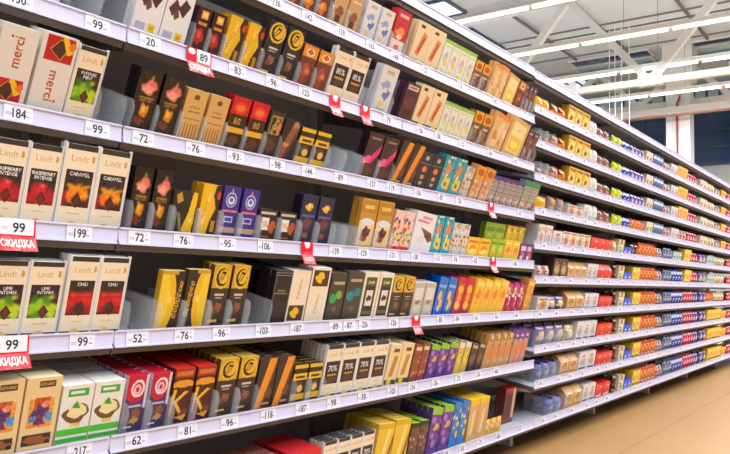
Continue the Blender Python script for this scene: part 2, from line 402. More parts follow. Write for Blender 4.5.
def excel(title, kind, dark=(52, 34, 34), off=0.):
    def f(a):
        a.rect(0, .935, 1, 1, (58, 46, 40)); a.rect(0, 0, .045, 1, (228, 224, 222)); a.rect(.955, 0, 1, 1, (228, 224, 222))
        a.text('Lindt', .46, .83, .085, (214, 172, 100), 0, .55); a.blob(.86, .835, .05, .04, (206, 160, 84), 4)
        a.rect(.1, .24, .93, .69, dark)
        ls = title.split('|')
        r = random.Random(kind)
        if kind == 'rasp':
            a.rect(.1, .24, .93, .36, (120, 10, 26)); a.blob(.5, .34, .46, .12, (186, 20, 36), 5, .4); a.blob(.52, .46, .17, .06, (226, 30, 50), 6); a.blob(.28, .44, .1, .07, (196, 20, 40), 8, .5); a.blob(.8, .38, .1, .08, (190, 18, 40), 9, .5); a.ell(.54, .485, .05, .02, (250, 150, 150)); q = (92, 26, 30)
        elif kind == 'caramel':
            a.rect(.1, .24, .93, .34, (70, 26, 26)); a.blob(.5, .38, .34, .1, (196, 66, 20), 15, .5); a.blob(.52, .46, .26, .07, (240, 150, 24), 11, .7); a.blob(.3, .36, .11, .06, (246, 120, 20), 12, .6); a.blob(.74, .38, .12, .06, (250, 160, 30), 13, .6); a.rect(.1, .24, .2, .42, (150, 20, 36)); a.poly([(.56, .5), (.66, .56), (.62, .5)], (150, 180, 40)); q = (66, 30, 24)
        elif kind == 'lime':
            a.rect(.1, .24, .93, .4, (58, 110, 16)); a.blob(.5, .36, .46, .14, (84, 140, 16), 21, .4); a.blob(.34, .4, .26, .1, (150, 196, 20), 22, .4); a.blob(.76, .34, .2, .09, (190, 214, 40), 23, .4); a.blob(.24, .5, .1, .06, (60, 110, 20), 24, .4); a.ell(.72, .52, .07, .035, (170, 210, 50)); a.poly([(.8, .58), (.84, .5), (.8, .5)], (220, 120, 60)); q = (84, 34, 34)
        elif kind == 'chili':
            a.rect(.1, .26, .93, .55, (168, 20, 28)); a.blob(.3, .4, .22, .09, (214, 24, 30), 31, .4); a.blob(.76, .42, .16, .08, (220, 26, 34), 32, .4); a.rect(.18, .495, .86, .515, (240, 90, 80)); a.blob(.5, .33, .22, .07, (96, 40, 34), 33, .2); q = (60, 24, 26)
        elif kind == 'pct':
            a.rect(.1, .24, .93, .69, (48, 30, 30)); a.text(ls[0], .52, .55, .11, (232, 224, 216), 0, .6); a.rect(.24, .4, .8, .44, (196, 150, 70)); a.blob(.52, .32, .28, .07, (92, 52, 40), 40); a.text(ls[0], .52, .55, .12, (236, 228, 220), 0, .66); q = (74, 42, 36)
        if kind != 'pct': a.speck(14, 3, .1, .24, .93, .6).blur(14, .11, .245, .92, .58)
        a.rect(.955, .2, 1, .7, (228, 224, 222)); a.rect(0, .2, .046, .7, (228, 224, 222)); a.rect(.046, .2, .1, .7, CREAM); a.rect(.93, .2, .955, .7, CREAM); a.rect(.05, .17, .955, .24, CREAM)
        if kind != 'pct': a.poly([(.54, .42), (.7, .32), (.54, .22), (.38, .32)], q); a.poly([(.54, .385), (.63, .32), (.54, .26), (.45, .32)], tuple(min(255, int(c * 1.35)) for c in q))
        if kind != 'pct':
            for i, l in enumerate(ls): a.text(l, .52, .64 - .055 * i, .045, (244, 240, 236), 0, .8 if len(l) > 5 else .5, .03)
        a.rect(.0, .0, 1, .035, (66, 52, 44)); a.poly([(.3, 0), (.38, .05), (.5, .07), (.62, .05), (.7, 0)], (228, 186, 116)); a.rect(.3, .15, .7, .165, (220, 190, 140))
    return f
P('mint_lime', BAR, 'chocolate bar', 'cream bar with bright green picture', CREAM, excel('INTENSE|MINT', 'lime'), .012, IVORY)
P('raspberry', BAR, 'chocolate bar', 'cream bar with red raspberry picture', CREAM, excel('RASPBERRY|INTENSE', 'rasp'), .012, IVORY)
P('caramel', BAR, 'chocolate bar', 'cream bar with orange caramel picture', CREAM, excel('CARAMEL', 'caramel'), .012, IVORY)
P('lime', BAR, 'chocolate bar', 'cream bar with lime picture', CREAM, excel('LIME|INTENSE', 'lime'), .012, IVORY)
P('chili', BAR, 'chocolate bar', 'cream bar with red chili picture', CREAM, excel('CHILI', 'chili'), .012, IVORY)
P('pct85', BAR, 'chocolate bar', 'cream bar with 85% on brown panel', CREAM, excel('85%', 'pct'), .012, IVORY)
P('pct70', BAR, 'chocolate bar', 'cream bar with 70% on brown panel', CREAM, excel('70%', 'pct'), .012, IVORY, (90, 84, 84))
P('cream_tall', BAR, 'chocolate bar', 'cream bar with tall dark panel', CREAM, lambda a: a.rect(.14, .06, .86, .9, (50, 40, 30)).rect(.14, .72, .86, .9, (86, 92, 50)).rect(.28, .28, .72, .62, IVORY).blob(.5, .45, .18, .06, BRN, 2).rect(.2, .1, .8, .18, (96, 110, 70)).text('Lindt', .5, .8, .08, CREAM, 0, .5), .012, IVORY)
def peach(a):
    a.blob(.55, .72, .33, .12, (238, 116, 100), 3, .25); a.blob(.5, .68, .26, .06, (250, 160, 140), 5); a.poly([(.5, .84), (.58, .95), (.7, .86)], (150, 120, 40))
    a.rect(.2, .53, .85, .56, GOLD); a.scrawl(.52, .5, 0.034, 0.006, (220, 150, 60), 0, 1); a.blob(.55, .34, .2, .11, (232, 140, 30), 6, .3); a.blob(.5, .36, .1, .05, (250, 196, 60), 8); a.blob(.4, .16, .26, .07, (110, 50, 40), 9); a.speck(10, 4).blur(2)
P('peach', BAR, 'chocolate bar', 'black bar with pink peach picture', (32, 24, 26), peach, .02, (28, 22, 24), (40, 30, 30), 'gloss')
P('wafer_gold', 'wafer_pack', 'wafers', 'tan wafer pack with vertical sticks', (220, 176, 104), lambda a: a.rect(.4, .83, .62, .9, (110, 70, 30)).ell(.5, .86, .14, .05, (120, 78, 36)).rect(.25, .56, .8, .585, (170, 110, 50)).scrawl(.52, .66, 0.034, 0.006, (150, 90, 40), 0, 2).lines(.08, .04, .95, .34, 6, (176, 110, 50), .35, True).rect(.1, .42, .9, .44, (190, 130, 60)), .03, (200, 150, 80), (226, 190, 130))
P('red80', BAR, 'chocolate bar', 'red topped bar marked 80', (60, 30, 26), lambda a: a.rect(0, .68, 1, 1, (210, 18, 34)).ell(.5, .8, .36, .11, (236, 64, 40)).ell(.5, .8, .24, .06, (246, 120, 60)).text('80', .5, .55, .13, (220, 180, 80), 0, .6).rect(0, .32, 1, .43, (240, 186, 40)).blob(.5, .16, .36, .1, (92, 52, 40), 3), .018, (150, 20, 28), (220, 30, 44), 'gloss')
P('brown_gold', BAR, 'chocolate bar', 'dark brown bar with gold frame', (52, 36, 28), lambda a: a.rect(.12, .5, .9, .92, (176, 132, 44)).rect(.2, .54, .82, .88, (50, 36, 26)).scrawl(.5, .71, 0.055, 0.014, (220, 180, 70), 70, 3).blob(.78, .66, .16, .12, (214, 130, 90), 3).blob(.5, .26, .36, .14, (100, 52, 38), 5), .016)
P('cinnamon', BAR, 'chocolate bar', 'dark bar with diagonal brown strip', (40, 28, 28), lambda a: a.poly([(.0, .05), (.45, .0), (1, .85), (.6, .95)], (150, 92, 62)).poly([(.3, .0), (.5, 0), (1, .72), (.9, .82)], (96, 54, 40)).blob(.75, .9, .2, .07, (180, 130, 110), 4).blob(.4, .4, .2, .05, (226, 140, 90), 6), .016, (46, 40, 60))
P('yellow_black', BAR, 'chocolate bar', 'small black bar with yellow bands', (44, 32, 26), lambda a: a.rect(0, .9, 1, 1, (236, 190, 30)).rect(0, .58, 1, .76, (240, 190, 30)).rect(.2, .62, .85, .7, (90, 50, 30)).rect(0, .04, 1, .2, (238, 190, 30)).blob(.5, .42, .3, .11, (100, 60, 40), 3).ell(.6, .34, .2, .1, (236, 196, 90)), .02, (50, 38, 30))
P('pink_swoosh', BAR, 'chocolate bar', 'dark purple bar with pink swoosh', (52, 28, 40), lambda a: a.poly([(0, .42), (.5, .5), (1, .78), (1, .62), (.6, .34), (0, .3)], (232, 40, 130)).blob(.3, .42, .2, .08, (244, 90, 160), 3).rect(.2, .86, .85, .92, (150, 110, 110)).blob(.5, .16, .4, .12, (84, 44, 40), 5), .016, (44, 24, 36), (90, 60, 80), 'gloss')
P('orange_diag', 'chocolate_tablet', 'chocolate bar', 'black bar with orange diagonal strip', (62, 40, 34), lambda a: a.poly([(.05, 0), (.4, 0), (.98, 1), (.55, 1)], (240, 150, 40)).poly([(.4, 0), (.5, 0), (1, .86), (1, .98)], (150, 70, 30)).blob(.75, .3, .18, .1, (120, 66, 46), 3).rect(.5, .06, .9, .1, (210, 180, 140)), .022, (48, 34, 32), (70, 56, 52))
P('black_dots', BAR, 'chocolate bar', 'black bar with small orange dots', (44, 38, 42), lambda a: a.ell(.5, .85, .16, .06, (180, 180, 190)).ell(.5, .55, .2, .08, (236, 120, 70)).ell(.5, .34, .16, .06, (220, 150, 130)).ell(.5, .18, .14, .05, (180, 180, 180)).rect(.05, .68, .95, .71, (120, 120, 130)), .016)
P('teal_fruit', 'candy_bar', 'chocolate bar', 'teal bar with orange fruit', (20, 164, 184), lambda a: a.blob(.5, .66, .26, .12, (240, 130, 80), 3).ell(.35, .85, .12, .05, (240, 220, 120)).blob(.6, .3, .34, .16, (240, 210, 60), 6).dots(9, [(246, 240, 200), (240, 150, 60), (10, 120, 150)], 4, .09), .02, (12, 130, 160), (30, 190, 200), 'gloss')
P('nut_grey', 'nut_bar', 'chocolate bar', 'pale grey nut bar', (206, 204, 200), lambda a: a.dots(26, [(190, 150, 110), (226, 222, 216), (150, 110, 80), (170, 170, 176), (214, 90, 70)], 8, .12), .018, (190, 190, 190), None, 'gloss')
P('gold_tan', 'chocolate_tablet', 'chocolate bar', 'gold topped bar with almonds', (214, 158, 116), lambda a: a.rect(0, .66, 1, 1, (226, 160, 20)).ell(.5, .82, .34, .1, (200, 80, 20)).dots(10, [(230, 190, 150), (180, 110, 76), (236, 214, 190)], 5, .13, (0, .05, 1, .6)), .018, (196, 140, 70))
P('silver_multi', BAR, 'chocolate bar', 'silver bar with blue top', (176, 172, 180), lambda a: a.rect(0, .84, 1, 1, (50, 60, 150)).lines(0, .3, 1, .84, 7, (120, 120, 136), .4).rect(0, .84, .5, .9, (220, 60, 60)).dots(9, [(190, 110, 110), (220, 200, 180), (120, 90, 110)], 6, .14, (0, 0, 1, .4)), .016, (150, 150, 170), (60, 70, 170), 'foil')
P('silver_green', BAR, 'chocolate bar', 'silver bar with green top', (182, 186, 180), lambda a: a.rect(0, .8, 1, 1, (30, 150, 90)).lines(0, .3, 1, .8, 7, (110, 140, 120), .4).dots(8, [(200, 120, 100), (220, 210, 200)], 7, .14, (0, 0, 1, .4)), .016, (150, 160, 160), (40, 170, 100), 'foil')
# -- upper rows
P('white_bits', BAR, 'chocolate bar', 'white bar with dark chocolate pieces', WHITE, lambda a: a.poly([(.1, .62), (.32, .82), (.5, .7), (.28, .5)], (84, 52, 46)).poly([(.45, .66), (.66, .86), (.9, .76), (.7, .52)], (74, 44, 40)).poly([(.3, .55), (.46, .66), (.55, .52), (.4, .44)], (110, 70, 60)).rect(.58, .08, .84, .24, (246, 212, 30)).rect(.64, .12, .78, .2, (220, 170, 10)).rect(.12, .1, .48, .22, (190, 186, 210)), .014, (226, 226, 230))
P('purple_gold', BAR, 'chocolate bar', 'dark plum bar with gold badge', (56, 26, 38), lambda a: a.rect(.28, .76, .8, .94, (232, 176, 60)).rect(.36, .8, .72, .9, (250, 214, 120)).rect(.2, .62, .85, .68, (200, 140, 60)).blob(.5, .36, .32, .16, (186, 34, 44), 4).blob(.45, .4, .16, .08, (230, 80, 70), 6), .018, (60, 30, 60), None, 'gloss')
P('gold_wave', 'chocolate_tablet', 'chocolate bar', 'yellow bar with dark edge', (240, 184, 26), lambda a: a.poly([(1, 1), (.72, 1), (.62, .8), (.82, .55), (.6, .28), (.5, 0), (1, 0)], (52, 36, 28)).ell(.9, .8, .12, .08, (200, 60, 40)).poly([(.18, .2), (.3, .2), (.52, .85), (.4, .85)], (250, 214, 90)).scrawl(.3, .5, 0.05, 0.01, (206, 140, 20), 70, 4).rect(.7, .08, .92, .3, (196, 140, 40)), .022, (206, 156, 30), (236, 190, 60))
def ringo(band):
    def f(a):
        a.rect(0, .62, 1, 1, GOLD) if band else None
        a.ell(.54, .8, .46, .19, (236, 186, 40)); a.ell(.54, .8, .36, .15, (40, 30, 26)); a.ell(.6, .81, .29, .12, (236, 186, 40)); a.poly([(.3, .7), (.5, .9), (.74, .88), (.56, .76)], (40, 30, 26)); a.poly([(.36, .72), (.5, .86), (.64, .85), (.5, .76)], (220, 170, 60)); a.rect(.26, .5, .78, .53, (214, 200, 190)); a.rect(.3, .45, .7, .47, (170, 160, 150)); a.blob(.55, .3, .2, .08, (150, 88, 62), 6); a.blob(.42, .24, .14, .05, (110, 64, 50), 7); a.rect(.1, .06, .62, .1, (226, 184, 90))
    return f
P('ring_black', 'chocolate_tablet', 'chocolate bar', 'black bar with gold ring emblem', (40, 34, 38), ringo(False), .018, (44, 40, 46), (220, 176, 60))
P('ring_gold', 'chocolate_tablet', 'chocolate bar', 'gold topped bar with ring emblem', (62, 46, 36), ringo(True), .018, (92, 76, 40), (206, 166, 74))
P('orange_top', 'chocolate_tablet', 'chocolate bar', 'brown bar with orange top', (112, 58, 40), lambda a: a.rect(0, .72, 1, 1, (230, 146, 24)).ell(.5, .84, .3, .09, (246, 220, 180)).poly([(.25, .84), (.5, .93), (.75, .84), (.5, .78)], (200, 90, 20)).blob(.5, .42, .3, .16, (176, 76, 44), 4).blob(.58, .4, .16, .06, (230, 120, 70), 5).blob(.4, .18, .26, .08, (150, 66, 46), 6), .018, (140, 76, 40), (236, 160, 50))
P('milk_blue', BAR, 'chocolate bar', 'white milk bar with blue figures', (226, 222, 220), lambda a: a.rect(.3, .84, .75, .92, (200, 180, 130)).blob(.45, .6, .26, .1, (150, 170, 206), 3).blob(.6, .42, .2, .12, (96, 130, 186), 5).blob(.5, .5, .12, .06, (236, 220, 200), 7).blob(.4, .2, .2, .07, (226, 206, 150), 8).rect(.2, .08, .8, .11, (170, 180, 200)), .016, (210, 210, 216))
P('sticks', 'biscuit_pack', 'biscuits', 'cream pack with orange stick picture', (244, 216, 172), lambda a: a.rect(.2, .86, .5, .93, (90, 60, 40)).poly([(.22, .24), (.5, .2), (.8, .74), (.5, .78)], (226, 140, 60)).poly([(.36, .3), (.48, .26), (.7, .66), (.58, .68)], (196, 70, 40)).rect(0, 0, 1, .12, (90, 70, 70)).ell(.7, .06, .2, .08, (250, 220, 20)), .016, (236, 206, 160))
P('white_lime', BAR, 'chocolate bar', 'white bar with lime edge', (236, 232, 216), lambda a: a.rect(0, .9, 1, 1, (160, 206, 70)).rect(.15, .8, .9, .84, (200, 220, 140)).blob(.45, .5, .28, .14, (214, 206, 190), 3).blob(.6, .36, .22, .08, (236, 214, 110), 5).ell(.4, .14, .2, .07, (240, 220, 60)).blob(.5, .6, .16, .06, (190, 180, 170), 8), .016, (226, 226, 206), (190, 216, 120))
P('gold_brown', 'chocolate_tablet', 'chocolate bar', 'brown bar with golden crown top', (120, 84, 56), lambda a: a.rect(0, .66, 1, 1, (232, 168, 20)).ell(.5, .82, .34, .1, (196, 70, 20)).rect(.2, .5, .8, .56, (230, 200, 140)).dots(7, [(170, 116, 80), (86, 56, 44)], 4, .16, (0, 0, 1, .45)), .018, (150, 110, 56), (236, 180, 40))
P('tan_long', 'biscuit_pack', 'biscuits', 'tall tan biscuit pack', (232, 186, 124), lambda a: a.rect(0, .88, 1, 1, (236, 140, 60)).poly([(.2, .1), (.5, .1), (.8, .8), (.5, .8)], (242, 206, 150)).rect(.1, .5, .4, .54, (220, 150, 80)).dots(5, [(210, 140, 80), (246, 220, 170)], 9, .12, (0, .1, 1, .6)), .018, (216, 166, 100))
P('yellow_frame', 'biscuit_pack', 'biscuits', 'yellow pack with tan frame', (224, 176, 104), lambda a: a.rect(.14, .08, .86, .88, (246, 226, 160)).rect(.2, .12, .8, .5, (244, 200, 50)).scrawl(.5, .7, 0.034, 0.006, (216, 176, 110), 0, 5).ell(.5, .3, .2, .1, (250, 230, 110)), .02, (216, 166, 90))
P('purple_brown', BAR, 'chocolate bar', 'brown bar with plum top', (122, 76, 62), lambda a: a.rect(0, .8, 1, 1, (92, 50, 70)).rect(.2, .86, .8, .92, (200, 170, 170)).dots(8, [(160, 100, 80), (70, 40, 40), (210, 170, 150)], 12, .15, (0, .1, 1, .7)).rect(0, 0, 1, .1, (60, 50, 130)), .016, (96, 56, 56))
P('cherry', BAR, 'chocolate bar', 'dark cherry brown bar', (84, 38, 40), lambda a: a.rect(.1, .82, .9, .94, (226, 196, 190)).rect(.2, .86, .8, .9, (120, 60, 60)).blob(.5, .5, .34, .16, (110, 54, 48), 3).blob(.5, .24, .3, .1, (60, 30, 34), 5), .018, (70, 40, 60))
P('red_milk', BAR, 'chocolate bar', 'red and white milk bar', (206, 44, 46), lambda a: a.rect(0, 0, 1, .32, (230, 222, 216)).blob(.5, .5, .3, .12, (240, 140, 60), 3).blob(.5, .4, .2, .06, (250, 214, 170), 5).rect(.15, .84, .85, .92, (240, 180, 170)).blob(.5, .16, .2, .06, (226, 110, 60), 7), .016)
P('tan_wrap', BAR, 'chocolate bar', 'tan wrapped bar with brown square', (206, 162, 110), lambda a: a.blob(.5, .4, .3, .16, (150, 90, 50), 3).rect(.3, .14, .7, .3, (90, 56, 40)).rect(.2, .8, .85, .86, (236, 200, 150)), .018)
P('brown_orange', BAR, 'chocolate bar', 'brown bar with orange filling', (110, 60, 44), lambda a: a.blob(.5, .3, .34, .16, (226, 120, 40), 3).blob(.45, .34, .18, .07, (246, 170, 80), 4).rect(0, .7, 1, 1, (206, 190, 190)), .018)
# -- row with blue packs
P('gold_diag', 'chocolate_tablet', 'chocolate bar', 'black bar with yellow diagonal', (44, 34, 28), lambda a: a.poly([(.45, 0), (.95, 0), (1, .9), (1, 1), (.8, 1), (.72, .55)], (244, 194, 24)).poly([(.1, .9), (.3, .98), (.42, .78), (.2, .7)], (200, 150, 40)).poly([(.25, .5), (.35, .5), (.55, .04), (.42, .04)], (130, 120, 90)).ell(.82, .35, .09, .06, (250, 220, 100)), .018, (70, 58, 40))
P('blue_emblem', BAR, 'chocolate bar', 'royal blue bar with ring emblem', (58, 44, 136), lambda a: a.ring(.5, .74, .32, .15, .78, (190, 170, 206)).ell(.5, .73, .2, .08, (214, 226, 240)).ell(.5, .74, .12, .04, (80, 110, 180)).poly([(.42, .9), (.5, .97), (.58, .9)], (232, 130, 80)).rect(.06, .5, .94, .535, (226, 120, 90)).rect(.24, .3, .76, .42, (190, 180, 220)).rect(.3, .33, .7, .39, (70, 56, 140)).rect(0, .1, 1, .2, (196, 160, 130)), .016, (48, 36, 120), (70, 56, 150))
P('dark_square', BAR, 'chocolate bar', 'short brown bar with white square', (46, 30, 26), lambda a: a.rect(.2, .34, .6, .74, (236, 230, 222)).rect(.28, .44, .52, .64, (226, 190, 150)).blob(.78, .46, .2, .2, (190, 90, 40), 3).rect(.1, .86, .9, .93, (206, 190, 170)).rect(.2, .1, .7, .16, (170, 110, 70)), .02, (36, 28, 28), (70, 60, 60))
P('navy_gold', BAR, 'chocolate bar', 'navy bar with gold emblem', (34, 32, 66), lambda a: a.blob(.5, .76, .24, .08, (236, 170, 40), 3).ell(.5, .78, .1, .035, (250, 210, 100)).rect(.1, .55, .9, .6, (92, 84, 140)).blob(.5, .42, .3, .11, (110, 60, 60), 5).rect(.28, .08, .74, .26, (60, 44, 50)).rect(.36, .12, .66, .22, (130, 90, 80)), .016, (26, 26, 60), (80, 80, 120))
P('gold_cherry', 'chocolate_tablet', 'chocolate bar', 'gold bar with white label', (200, 146, 40), lambda a: a.rect(.06, .72, .94, .96, (186, 128, 30)).rect(.2, .8, .8, .88, (232, 190, 90)).rect(.02, .06, .98, .56, (236, 206, 150)).ell(.5, .54, .4, .07, (222, 226, 236)).blob(.5, .32, .26, .12, (84, 38, 44), 5).blob(.4, .2, .24, .06, (140, 60, 40), 6).ell(.62, .36, .07, .03, (190, 30, 40)), .02, (196, 146, 50), (216, 170, 70))
P('red_confetti', 'candy_bar', 'chocolate bar', 'white bar with bright fruit confetti', (236, 200, 190), lambda a: a.dots(24, [(226, 40, 50), (250, 200, 40), (90, 160, 50), (240, 120, 60), (120, 60, 90)], 11, .13, (0, .12, 1, .85)).rect(0, 0, 1, .12, (220, 30, 50)), .016, (230, 170, 170), (240, 230, 230))
P('white_leaf', BOX, 'chocolates', 'wide white pack with brown swoosh', (236, 230, 232), lambda a: a.poly([(.3, .62), (.9, .52), (1, .34), (.8, .26), (.5, .48)], (120, 84, 62)).blob(.72, .42, .14, .07, (90, 60, 46), 3).rect(.1, .74, .7, .8, (216, 120, 130)).rect(.3, .84, .8, .9, (226, 150, 150)).ell(.42, .3, .22, .12, (226, 220, 224)), .03)
P('yellow_small', 'candy_box', 'sweets', 'small yellow candy box', (246, 196, 30), lambda a: a.ell(.5, .45, .3, .2, (240, 140, 30)).rect(.1, .74, .9, .86, (210, 120, 30)).blob(.5, .3, .34, .14, (250, 226, 130), 3), .03, (226, 170, 30))
P('green_small', 'candy_box', 'sweets', 'small lime green candy box', (160, 196, 44), lambda a: a.ell(.5, .5, .3, .2, (214, 210, 60)).rect(.1, .74, .9, .88, (100, 150, 40)).blob(.5, .25, .3, .12, (230, 170, 60), 3), .03, (140, 176, 40))
P('yellow_tilt', 'candy_box', 'sweets', 'tall yellow candy box', (240, 200, 26), lambda a: a.rect(.66, .08, .92, .92, (120, 96, 40)).rect(.7, .16, .88, .84, (230, 206, 70)).rect(.08, .78, .5, .9, (250, 230, 110)), .03, (230, 196, 40), (250, 224, 80))
P('yellow_orange', 'candy_box', 'sweets', 'small yellow box with orange fruit', (244, 196, 50), lambda a: a.blob(.5, .5, .3, .2, (240, 130, 40), 3).blob(.4, .3, .2, .12, (250, 170, 70), 5).rect(.1, .8, .9, .92, (250, 226, 120)), .03)
P('violet_small', 'candy_box', 'sweets', 'small violet candy box', (112, 52, 130), lambda a: a.rect(.1, .6, .9, .86, (230, 200, 230)).blob(.5, .3, .34, .2, (226, 90, 110), 4).ell(.3, .2, .2, .12, (240, 230, 250)), .03)
# -- lower rows
P('oval_left', 'chocolate_tablet', 'chocolate bar', 'gold bar with lettering down right', (48, 40, 34), lambda a: a.ell(.14, .48, .58, .62, (238, 186, 30)).ell(.06, .5, .4, .52, (246, 204, 50)).ell(.48, .5, .1, .06, (250, 214, 110)).scrawl(.84, .5, 0.1, 0.014, (216, 160, 40), 84, 6).rect(0, .94, .7, 1, (206, 160, 50)), .02, (206, 160, 40), (220, 190, 110))
P('oval_right', 'chocolate_tablet', 'chocolate bar', 'gold bar with lettering down left', (48, 40, 34), lambda a: a.ell(.9, .48, .52, .62, (238, 186, 30)).ell(.98, .5, .36, .52, (246, 204, 50)).ell(.56, .5, .1, .06, (250, 214, 110)).scrawl(.2, .5, 0.1, 0.014, (216, 160, 40), 84, 7).rect(.4, .94, 1, 1, (206, 160, 50)), .02, (70, 60, 46), (220, 190, 110))
P('lined_black', BAR, 'chocolate bar', 'black bar with white outline', (30, 26, 28), lambda a: a.ring(.5, .93, 2, .03, .6, (150, 146, 150)).rect(.06, .02, .09, .96, (120, 116, 120)).rect(.1, .56, .9, .575, (150, 120, 60)).scrawl(.5, .62, 0.034, 0.006, (170, 140, 80), 0, 8).rect(.2, .1, .8, .4, (40, 34, 36)), .02, (28, 24, 26), (80, 78, 80))
def creamtext(flip):
    def f(a):
        v0 = .66 if flip else .03
        a.rect(.08, v0, .92, v0 + .3, (74, 50, 30)); a.blob(.45, v0 + .16, .22, .1, (246, 190, 40), 3); a.scrawl(.5, .34 if flip else .66, 0.07, 0.012, (214, 170, 90), 84, 9)
    return f
P('cream_low', BAR, 'chocolate bar', 'cream bar with picture at foot', (244, 226, 200), creamtext(False), .018, (226, 206, 180), (250, 246, 240))
P('cream_up', BAR, 'chocolate bar', 'cream bar with picture at top', (244, 226, 200), creamtext(True), .018, (226, 206, 180), (250, 246, 240))
P('dots_green', BAR, 'chocolate bar', 'olive black bar with green dots', (70, 62, 48), lambda a: a.rect(.2, .76, .9, .82, (190, 170, 140)).ell(.3, .46, .22, .1, (40, 170, 80)).ell(.66, .54, .2, .09, (130, 170, 50)).ell(.5, .24, .14, .06, (110, 90, 76)), .018, (56, 50, 44), (90, 84, 80))
P('dots_teal', BAR, 'chocolate bar', 'olive black bar with teal dots', (72, 66, 54), lambda a: a.rect(.2, .8, .9, .86, (190, 170, 140)).ell(.3, .5, .22, .1, (30, 140, 160)).ell(.72, .58, .22, .09, (30, 130, 120)).ell(.5, .24, .14, .06, (110, 90, 80)), .018, (56, 50, 44), (90, 84, 80))
P('grey_white', BAR, 'chocolate bar', 'pale grey bar with white panel', (196, 184, 166), lambda a: a.rect(.12, .5, .88, .84, (226, 220, 212)).rect(.2, .1, .8, .34, (214, 206, 190)).blob(.5, .42, .2, .06, (150, 116, 90), 3), .018, (190, 180, 170), (236, 232, 226))
P('blue_biscuit', 'biscuit_pack', 'biscuits', 'bright blue pack with biscuits', (20, 110, 206), lambda a: a.ell(.4, .5, .2, .13, (240, 190, 100)).ell(.62, .3, .2, .12, (236, 180, 90)).rect(.1, .72, .9, .8, (120, 180, 236)).ell(.5, .16, .16, .08, (226, 200, 150)), .02, (10, 80, 180), (40, 130, 226), 'gloss')
P('red_yellow', 'biscuit_pack', 'biscuits', 'red pack with yellow figures', (206, 40, 50), lambda a: a.ell(.5, .66, .3, .13, (250, 190, 60)).ell(.5, .44, .26, .12, (240, 160, 50)).ell(.45, .22, .3, .12, (250, 200, 90)).rect(.0, 0, 1, .06, (150, 60, 100)), .02, (180, 40, 60), (226, 60, 60))
P('magenta_mix', 'candy_bag', 'sweets', 'magenta and yellow candy bag', (196, 40, 110), lambda a: a.dots(22, [(250, 200, 40), (120, 50, 140), (240, 120, 60), (240, 220, 210), (214, 150, 80)], 21, .14, (0, 0, 1, .85)), .02, (130, 50, 130), (130, 50, 140), 'gloss', 'pillow')
P('gold_box', BOX, 'chocolates', 'tan gold box at row end', (226, 160, 62), lambda a: a.dots(10, [(206, 130, 50), (240, 190, 100)], 5, .12).rect(.1, .8, .9, .9, (244, 206, 130)), .05, (206, 140, 50), (236, 180, 80))
def painting(a):
    a.rect(.36, .86, .82, .95, (86, 56, 36)); a.scrawl(.59, .905, 0.034, 0.006, (214, 170, 110), 0, 10)
    a.rect(.16, .3, .86, .7, (232, 160, 70)); a.rect(.3, .46, .74, .72, (196, 84, 34)); a.blob(.62, .62, .12, .05, (236, 150, 120), 3); a.blob(.46, .5, .22, .1, (92, 50, 110), 5, .4); a.rect(.2, .38, .4, .46, (70, 130, 200)); a.rect(.66, .38, .86, .5, (80, 150, 214)); a.blob(.5, .38, .14, .06, (120, 50, 90), 7); a.rect(.16, .3, .86, .33, (226, 140, 50))
    a.rect(.1, .05, .9, .2, (60, 40, 34)); a.blob(.5, .12, .36, .06, (170, 96, 50), 9); a.speck(16, 2, .16, .3, .86, .72).blur(2, .16, .05, .88, .72)
P('painting', BOX, 'chocolates', 'tan sweets box with painted figure', (240, 208, 150), painting, .045, (226, 190, 140), (246, 226, 186))
def coconut(a):
    a.rect(.18, .8, .84, .93, (70, 176, 60)); a.rect(.26, .84, .7, .89, (236, 236, 226)); a.blob(.52, .5, .4, .17, (120, 80, 46), 3, .15); a.blob(.54, .54, .32, .12, (244, 226, 170), 4, .12); a.poly([(.5, .72), (.36, .6), (.64, .58)], (60, 160, 50)); a.rect(0, .12, 1, .24, (80, 200, 50)); a.rect(.4, .26, .7, .33, (236, 200, 120)); a.rect(0, 0, 1, .08, (60, 180, 50))
P('coconut', BOX, 'chocolates', 'white coconut sweets box, green stripe', (240, 236, 226), coconut, .045, (232, 224, 210), (250, 244, 236))
def swirl(a):
    a.poly([(0, .62), (.3, .5), (.62, .52), (.92, .66), (1, .8), (1, 1), (0, 1)], (206, 20, 50)); a.rect(.86, .4, 1, 1, (214, 208, 226)); a.ring(.52, .76, .32, .16, .72, (244, 226, 226)); a.ring(.5, .74, .18, .09, .5, (240, 200, 206)); a.rect(.2, .42, .8, .46, (200, 170, 200)); a.blob(.6, .3, .24, .08, (140, 90, 50), 4); a.blob(.55, .18, .2, .06, (200, 150, 80), 5); a.rect(.1, .05, .5, .08, (230, 224, 240))
P('swirl', 'wafer_pack', 'wafers', 'violet wafer pack with red swirl', (74, 56, 100), swirl, .022, (206, 200, 214), (206, 30, 56))
def kay(a):
    a.rect(0, .82, 1, 1, (172, 44, 30)); a.rect(.1, .86, .9, .95, (206, 120, 50)); a.rect(0, .66, 1, .73, (240, 170, 30)); a.ell(.5, .72, .5, .07, (236, 160, 30)); a.text('K', .42, .36, .5, (240, 186, 30), 350, .8); a.blob(.74, .16, .2, .08, (130, 64, 40), 3); a.poly([(.3, .1), (.75, .02), (.9, .14)], (236, 180, 60))
P('kay', BOX, 'chocolates', 'dark red box with golden K', (86, 28, 22), kay, .04, (96, 30, 26), (214, 40, 34))
P('brown_low', BAR, 'chocolate bar', 'reddish brown bar, low front', (150, 78, 50), lambda a: a.dots(10, [(206, 120, 70), (110, 50, 40), (230, 180, 120)], 5, .15).rect(.1, .84, .9, .94, (240, 200, 170)), .018)
